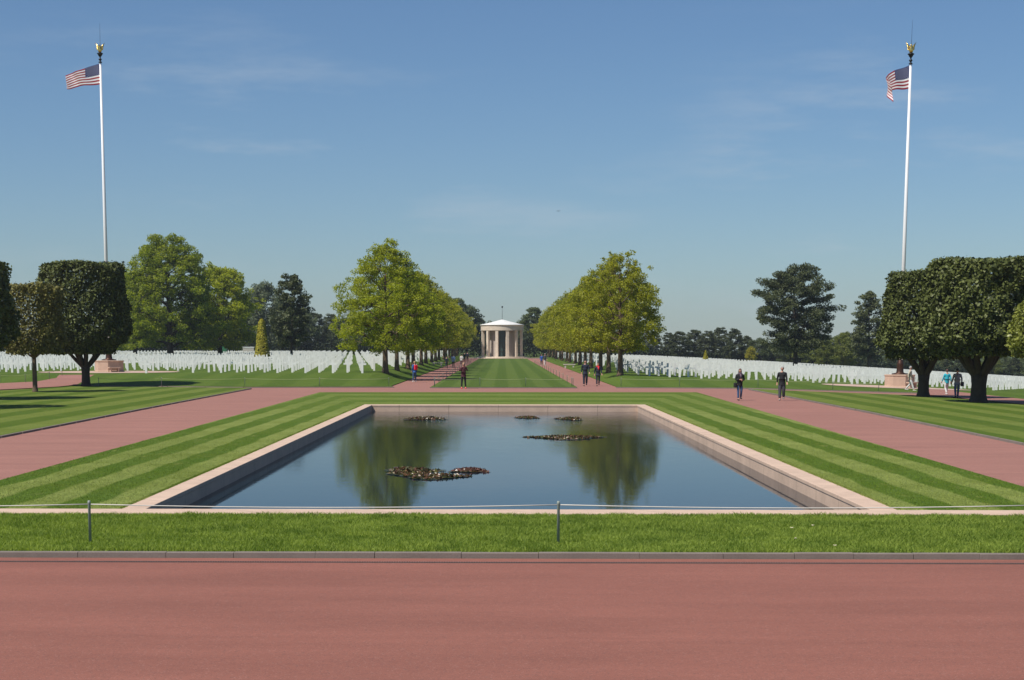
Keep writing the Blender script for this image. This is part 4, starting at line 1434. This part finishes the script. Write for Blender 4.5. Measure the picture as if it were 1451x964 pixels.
    o.location = p - V3(0, 0, 0 if abs(px - 587.5) < 1 else .052); o.rotation_euler = (0, 0, R(face)); o.scale = (S, S, S)
    tag(o, label, 'person', group)
    # jacket or top
    tv = []; tr_ = []; te = []
    def a2(v, r): tv.append(tuple(v)); tr_.append(r); return len(tv) - 1
    k = [a2(V3(0, 0, .87 - coat), (.175 + coat * .1, .14)), a2(V3(0, 0, .97), (.17, .14)), a2(V3(0, 0, 1.08), (.155, .125)), a2(V3(0, 0, 1.28), (.175, .13)), a2(V3(0, .01, 1.42), (.135, .10)), a2(V3(0, .0, 1.49), (.07, .07))]
    te += list(zip(k[:-1], k[1:]))
    for arm in (L, Rr_):
        pr = k[4]
        for v, r in zip([arm[0], mid(arm[0], arm[1]), arm[1], mid(arm[1], arm[2], .95)], [.074, .065, .057, .045]):
            q = a2(v, r); te.append((pr, q)); pr = q
    jm = skin('jacket', tv, te, tr_, 1); link('jacket', jm, top, o)
    # trousers
    tv = []; tr_ = []; te = []
    k0 = a2(V3(0, 0, .98), (.15, .12)); k1 = a2(V3(0, 0, .90), (.155, .13)); te.append((k0, k1))
    for leg in (la, ra):
        pr = k1
        for v, r in zip([leg[0] + V3(0, 0, -.06), mid(leg[0], leg[1]), leg[1], mid(leg[1], leg[2]), leg[2] + V3(0, 0, .01)], [.10, .092, .072, .066, .058]):
            q = a2(v, r * skirtw); te.append((pr, q)); pr = q
    link('trousers', skin('trousers', tv, te, tr_, 0), bottom, o)
    for leg in (la, ra):
        A = Acc(); f = leg[2]
        A.tube([f + V3(0, .07, -.045), f + V3(0, .03, -.035), f + V3(0, -.08, -.045), f + V3(0, -.17, -.06), f + V3(0, -.20, -.065)], [.035, .052, .05, .04, .015], 10, True, 1., .8)
        A.build('shoe', shoe, o, None, True)
    # hair
    if hair is not None:
        bm = bmesh.new(); r = bmesh.ops.create_uvsphere(bm, u_segments=20, v_segments=14, radius=1.)
        dl = []
        for v in r['verts']:
            x, y, z = v.co
            if y < -.35 and z < .42: dl.append(v)
            elif z < (-.75 if longhair else -.35): dl.append(v)
            q = Vector((x * .090, y * .108 + .006, z * .128 + .004))
            if longhair and z < 0: q.z *= 1.9; q.x *= 1.12; q.y = q.y * 1.05 + .01
            v.co = hc + q
        bmesh.ops.delete(bm, geom=dl, context='VERTS')
        for f in bm.faces: f.smooth = True
        hm = bpy.data.meshes.new('hair'); bm.to_mesh(hm); bm.free()
        link('hair', hm, hair, o)
    if hat is not None:
        A = Acc(); A.lathe([(.098, 0), (.104, .03), (.10, .08), (.07, .12), (0, .135)], 20); A.build('cap', hat, o, hc + V3(0, 0, .02), True)
    for e in extras:
        if e[0] == 'backpack':
            A = Acc(); A.box(-.15, .15, .12, .30, 1.02, 1.42); bevel(A.build('backpack', e[1], o), .05, 3)
        elif e[0] == 'bag':
            A = Acc(); sx = e[2]; A.box(sx - .07, sx + .07, -.16, .18, .72, .98); bevel(A.build('handbag', e[1], o), .04, 3)
            A = Acc(); A.tube([(sx, 0, .96), (sx * .8, 0, 1.2), (sx * .55, 0, 1.45), (0, .09, 1.44), (-sx * .3, .1, 1.3)], .012, 6); A.build('bag_strap', e[1], o)
        elif e[0] == 'phone':
            q = e[2]
            A = Acc(); A.box(q[0] - .04, q[0] + .04, q[1] - .006, q[1] + .006, q[2] - .07, q[2] + .07); A.build('phone', e[1], o)
        elif e[0] == 'scarf':
            A = Acc(); A.tube([(.10 * math.cos(t), .09 * math.sin(t) - .01, 1.49 + .02 * math.sin(3 * t)) for t in np.linspace(0, 2 * PI, 14)], .04, 8)
            A.tube([(0, -.12, 1.47), (.02, -.155, 1.36), (.03, -.16, 1.22)], [.05, .055, .04], 8, True, 1, .5)
            A.build('scarf', e[1], o, None, True)
        elif e[0] == 'shirt':
            A = Acc(); A.tube([(0, -.105, 1.48), (0, -.135, 1.38), (0, -.14, 1.24)], [.045, .05, .012], 8, True, 1, .45); A.build('shirt_front', e[1], o, None, True)
    return o


def C_(name, c, r=.8): return simple('cloth_' + name, c, r, 0, .18, 9.)
navy, blackc, jeans, white, grey = C_('navy', (.014, .018, .035)), C_('black', (.010, .010, .012)), C_('denim', (.045, .085, .18)), C_('white', (.62, .61, .58)), C_('grey', (.22, .22, .23))
blue, burg, turq, ltblue, red = C_('blue', (.03, .10, .32)), C_('burgundy', (.055, .012, .018)), C_('turquoise', (.03, .42, .52)), C_('light_blue', (.16, .25, .42)), C_('red', (.70, .015, .03))
beige, dgrey, teal, midblue = C_('beige', (.50, .44, .34)), C_('dark_grey', (.055, .055, .065)), C_('dark_teal', (.012, .03, .035)), C_('mid_blue', (.02, .08, .35))
hb, hg, hbl, hd = C_('brown_hair', (.07, .025, .015), .5), C_('grey_hair', (.30, .29, .28), .6), C_('blond_hair', (.38, .25, .12), .5), C_('dark_hair', (.015, .011, .01), .5)
scarf_c = C_('patterned_scarf', (.13, .09, .12))
blk = M['black']
person(1047.8, 566.3, 1.68, 6, 'woman with long brown hair, black jacket, scarf and jeans walking on the right path', blackc, jeans, blk, hb, 'walkphone', .12, True, None, [('bag', blackc, -.25), ('scarf', scarf_c)], stride=.10)
person(1107.5, 566.3, 1.80, -12, 'grey haired man in black pullover and grey trousers walking on the right path', blackc, dgrey, grey, hg, 'walk', .0, False, None, [], skirtw=1.25, stride=.12)
person(829.2, 546.3, 1.86, 0, 'tall man in dark navy jacket and trousers walking toward the camera on the avenue path', navy, navy, blk, hd, 'walk', .0, skirtw=1.15, stride=.16)
person(847.2, 546.3, 1.66, 5, 'woman in dark suit with bright red scarf and white blouse beside the tall man', navy, navy, blk, hb, 'walk', .05, False, None, [('shirt', white), ('scarf', red)], stride=.10)
person(656.8, 549.8, 1.74, 8, 'man in burgundy jacket, black trousers and red shoes taking a picture with his phone', burg, blackc, red, hbl, 'photo', .0, False, None, [('phone', blk, (0, -.41, 1.58))])
person(587.5, 541.3, 1.62, 215, 'person in blue jacket and jeans with a red backpack holding up a phone', blue, jeans, white, hbl, 'onehand', .05, False, None, [('backpack', red), ('phone', blk, (-.45, -.47, 1.60))])
person(632.8, 521.7, 1.55, 180, 'person in dark blue coat walking away on the left path, leftmost of the far group', navy, navy, blk, hd, 'walk', .25)
person(642.2, 521.2, 1.78, 180, 'man in light blue shirt and black trousers on the far left path', ltblue, blackc, blk, hd, 'walk', 0)
person(653.9, 517.6, 1.60, 180, 'person in white top and black trousers further off on the left path', white, blackc, blk, hd, 'walk', 0)
person(658.2, 513.6, 1.75, 180, 'dark clothed person behind the one in white on the left path', teal, blackc, blk, hd, 'walk', .1)
person(662.3, 513.2, 1.80, 178, 'dark clothed person furthest off and nearest the chapel on the left path', navy, blackc, blk, hd, 'walk', .1)
person(767.3, 517.8, 1.62, 0, 'far person in blue top and black trousers on the right avenue path', midblue, blackc, white, hb, 'walk', 0)
person(772.2, 518.3, 1.75, 4, 'far person in grey top and white trousers on the right avenue path', dgrey, white, white, hg, 'walk', 0)
person(1289, 553.3, 1.72, 70, 'person in beige top and white trousers passing the right flagpole base', beige, white, white, hg, 'walk', 0, stride=.3)
person(1341, 559.5, 1.66, 195, 'person in turquoise jacket and white trousers between the right clipped trees', turq, white, white, hb, 'walk', .08, stride=.22)
person(1355.4, 564., 1.78, 180, 'person in grey jacket and jeans with a dark shoulder bag beside the turquoise one', grey, jeans, blk, hd, 'walk', .05, False, None, [('bag', navy, -.30)], stride=.12)

hz = bpy.data.materials.new('haze_air'); hz.use_nodes = True
hn = hz.node_tree; hn.nodes.remove(hn.nodes['Principled BSDF'])
pv_ = hn.nodes.new('ShaderNodeVolumePrincipled')
pv_.inputs['Density'].default_value = .00015
pv_.inputs['Color'].default_value = (.78, .86, .96, 1)
pv_.inputs['Anisotropy'].default_value = .2
hn.links.new(pv_.outputs[0], hn.nodes['Material Output'].inputs['Volume'])
A = Acc(); A.box(-1700, 1700, -900, 1900, -34, 46)
tag(A.build('haze', hz), kind='stuff')
# ------------------------------------------------------------------ light and sky
EL = R(55)
sv = Vector((-.79, -.61)).normalized()
sdir = Vector((sv.x * math.cos(EL), sv.y * math.cos(EL), math.sin(EL)))
sd = bpy.data.lights.new('sun', 'SUN'); sd.energy = 4.9; sd.angle = R(.53); sd.color = (1., .95, .87)
so = bpy.data.objects.new('sun', sd); COL.objects.link(so)
so.rotation_euler = (-sdir).to_track_quat('-Z', 'Y').to_euler()

wd = bpy.data.worlds.new('World'); scene.world = wd; wd.use_nodes = True
nt = wd.node_tree; bgn = nt.nodes['Background']
sky = nt.nodes.new('ShaderNodeTexSky'); sky.sky_type = 'NISHITA'; sky.sun_disc = False
sky.sun_elevation = EL; sky.sun_rotation = math.atan2(sv.x, sv.y) % (2 * PI)
sky.altitude = 0; sky.air_density = 1.0; sky.dust_density = .25; sky.ozone_density = 3.0
bgn.inputs['Strength'].default_value = .08
# thin cirrus, in the sky's own directions
tc = nt.nodes.new('ShaderNodeTexCoord').outputs['Generated']
mp = nt.nodes.new('ShaderNodeMapping'); mp.inputs['Scale'].default_value = (3.2, 3.2, 17.); mp.inputs['Rotation'].default_value = (0, R(9), 0); mp.inputs['Location'].default_value = (1.7, 4.1, 2.3)
nt.links.new(tc, mp.inputs[0])
n1 = noise(nt, 1.6, 7, .62, mp.outputs[0])
n2 = noise(nt, 4.2, 2, .5, tc)
w_ = mth(nt, 'MULTIPLY', maprange(nt, n1, .50, .74, 0, 1, True), maprange(nt, n2, .32, .55, 0, .45, True))
sz = nt.nodes.new('ShaderNodeSeparateXYZ'); nt.links.new(tc, sz.inputs[0])
w_ = mth(nt, 'MULTIPLY', w_, maprange(nt, sz.outputs[2], .10, .19, 1., .25, True))
tint = mixc(nt, 1.0, sky.outputs[0], (.685, .835, 1.0), 'MULTIPLY')
cl = mixc(nt, w_, tint, (6.2, 6.9, 7.6))
nt.links.new(cl, bgn.inputs['Color'])

scene.render.engine = 'CYCLES'
scene.view_settings.view_transform = 'Standard'
scene.view_settings.look = 'None'
scene.view_settings.exposure = .10
scene.view_settings.gamma = 1
scene.cycles.max_bounces = 6
scene.cycles.transparent_max_bounces = 4
scene.render.resolution_x = 1024
scene.render.resolution_y = 680
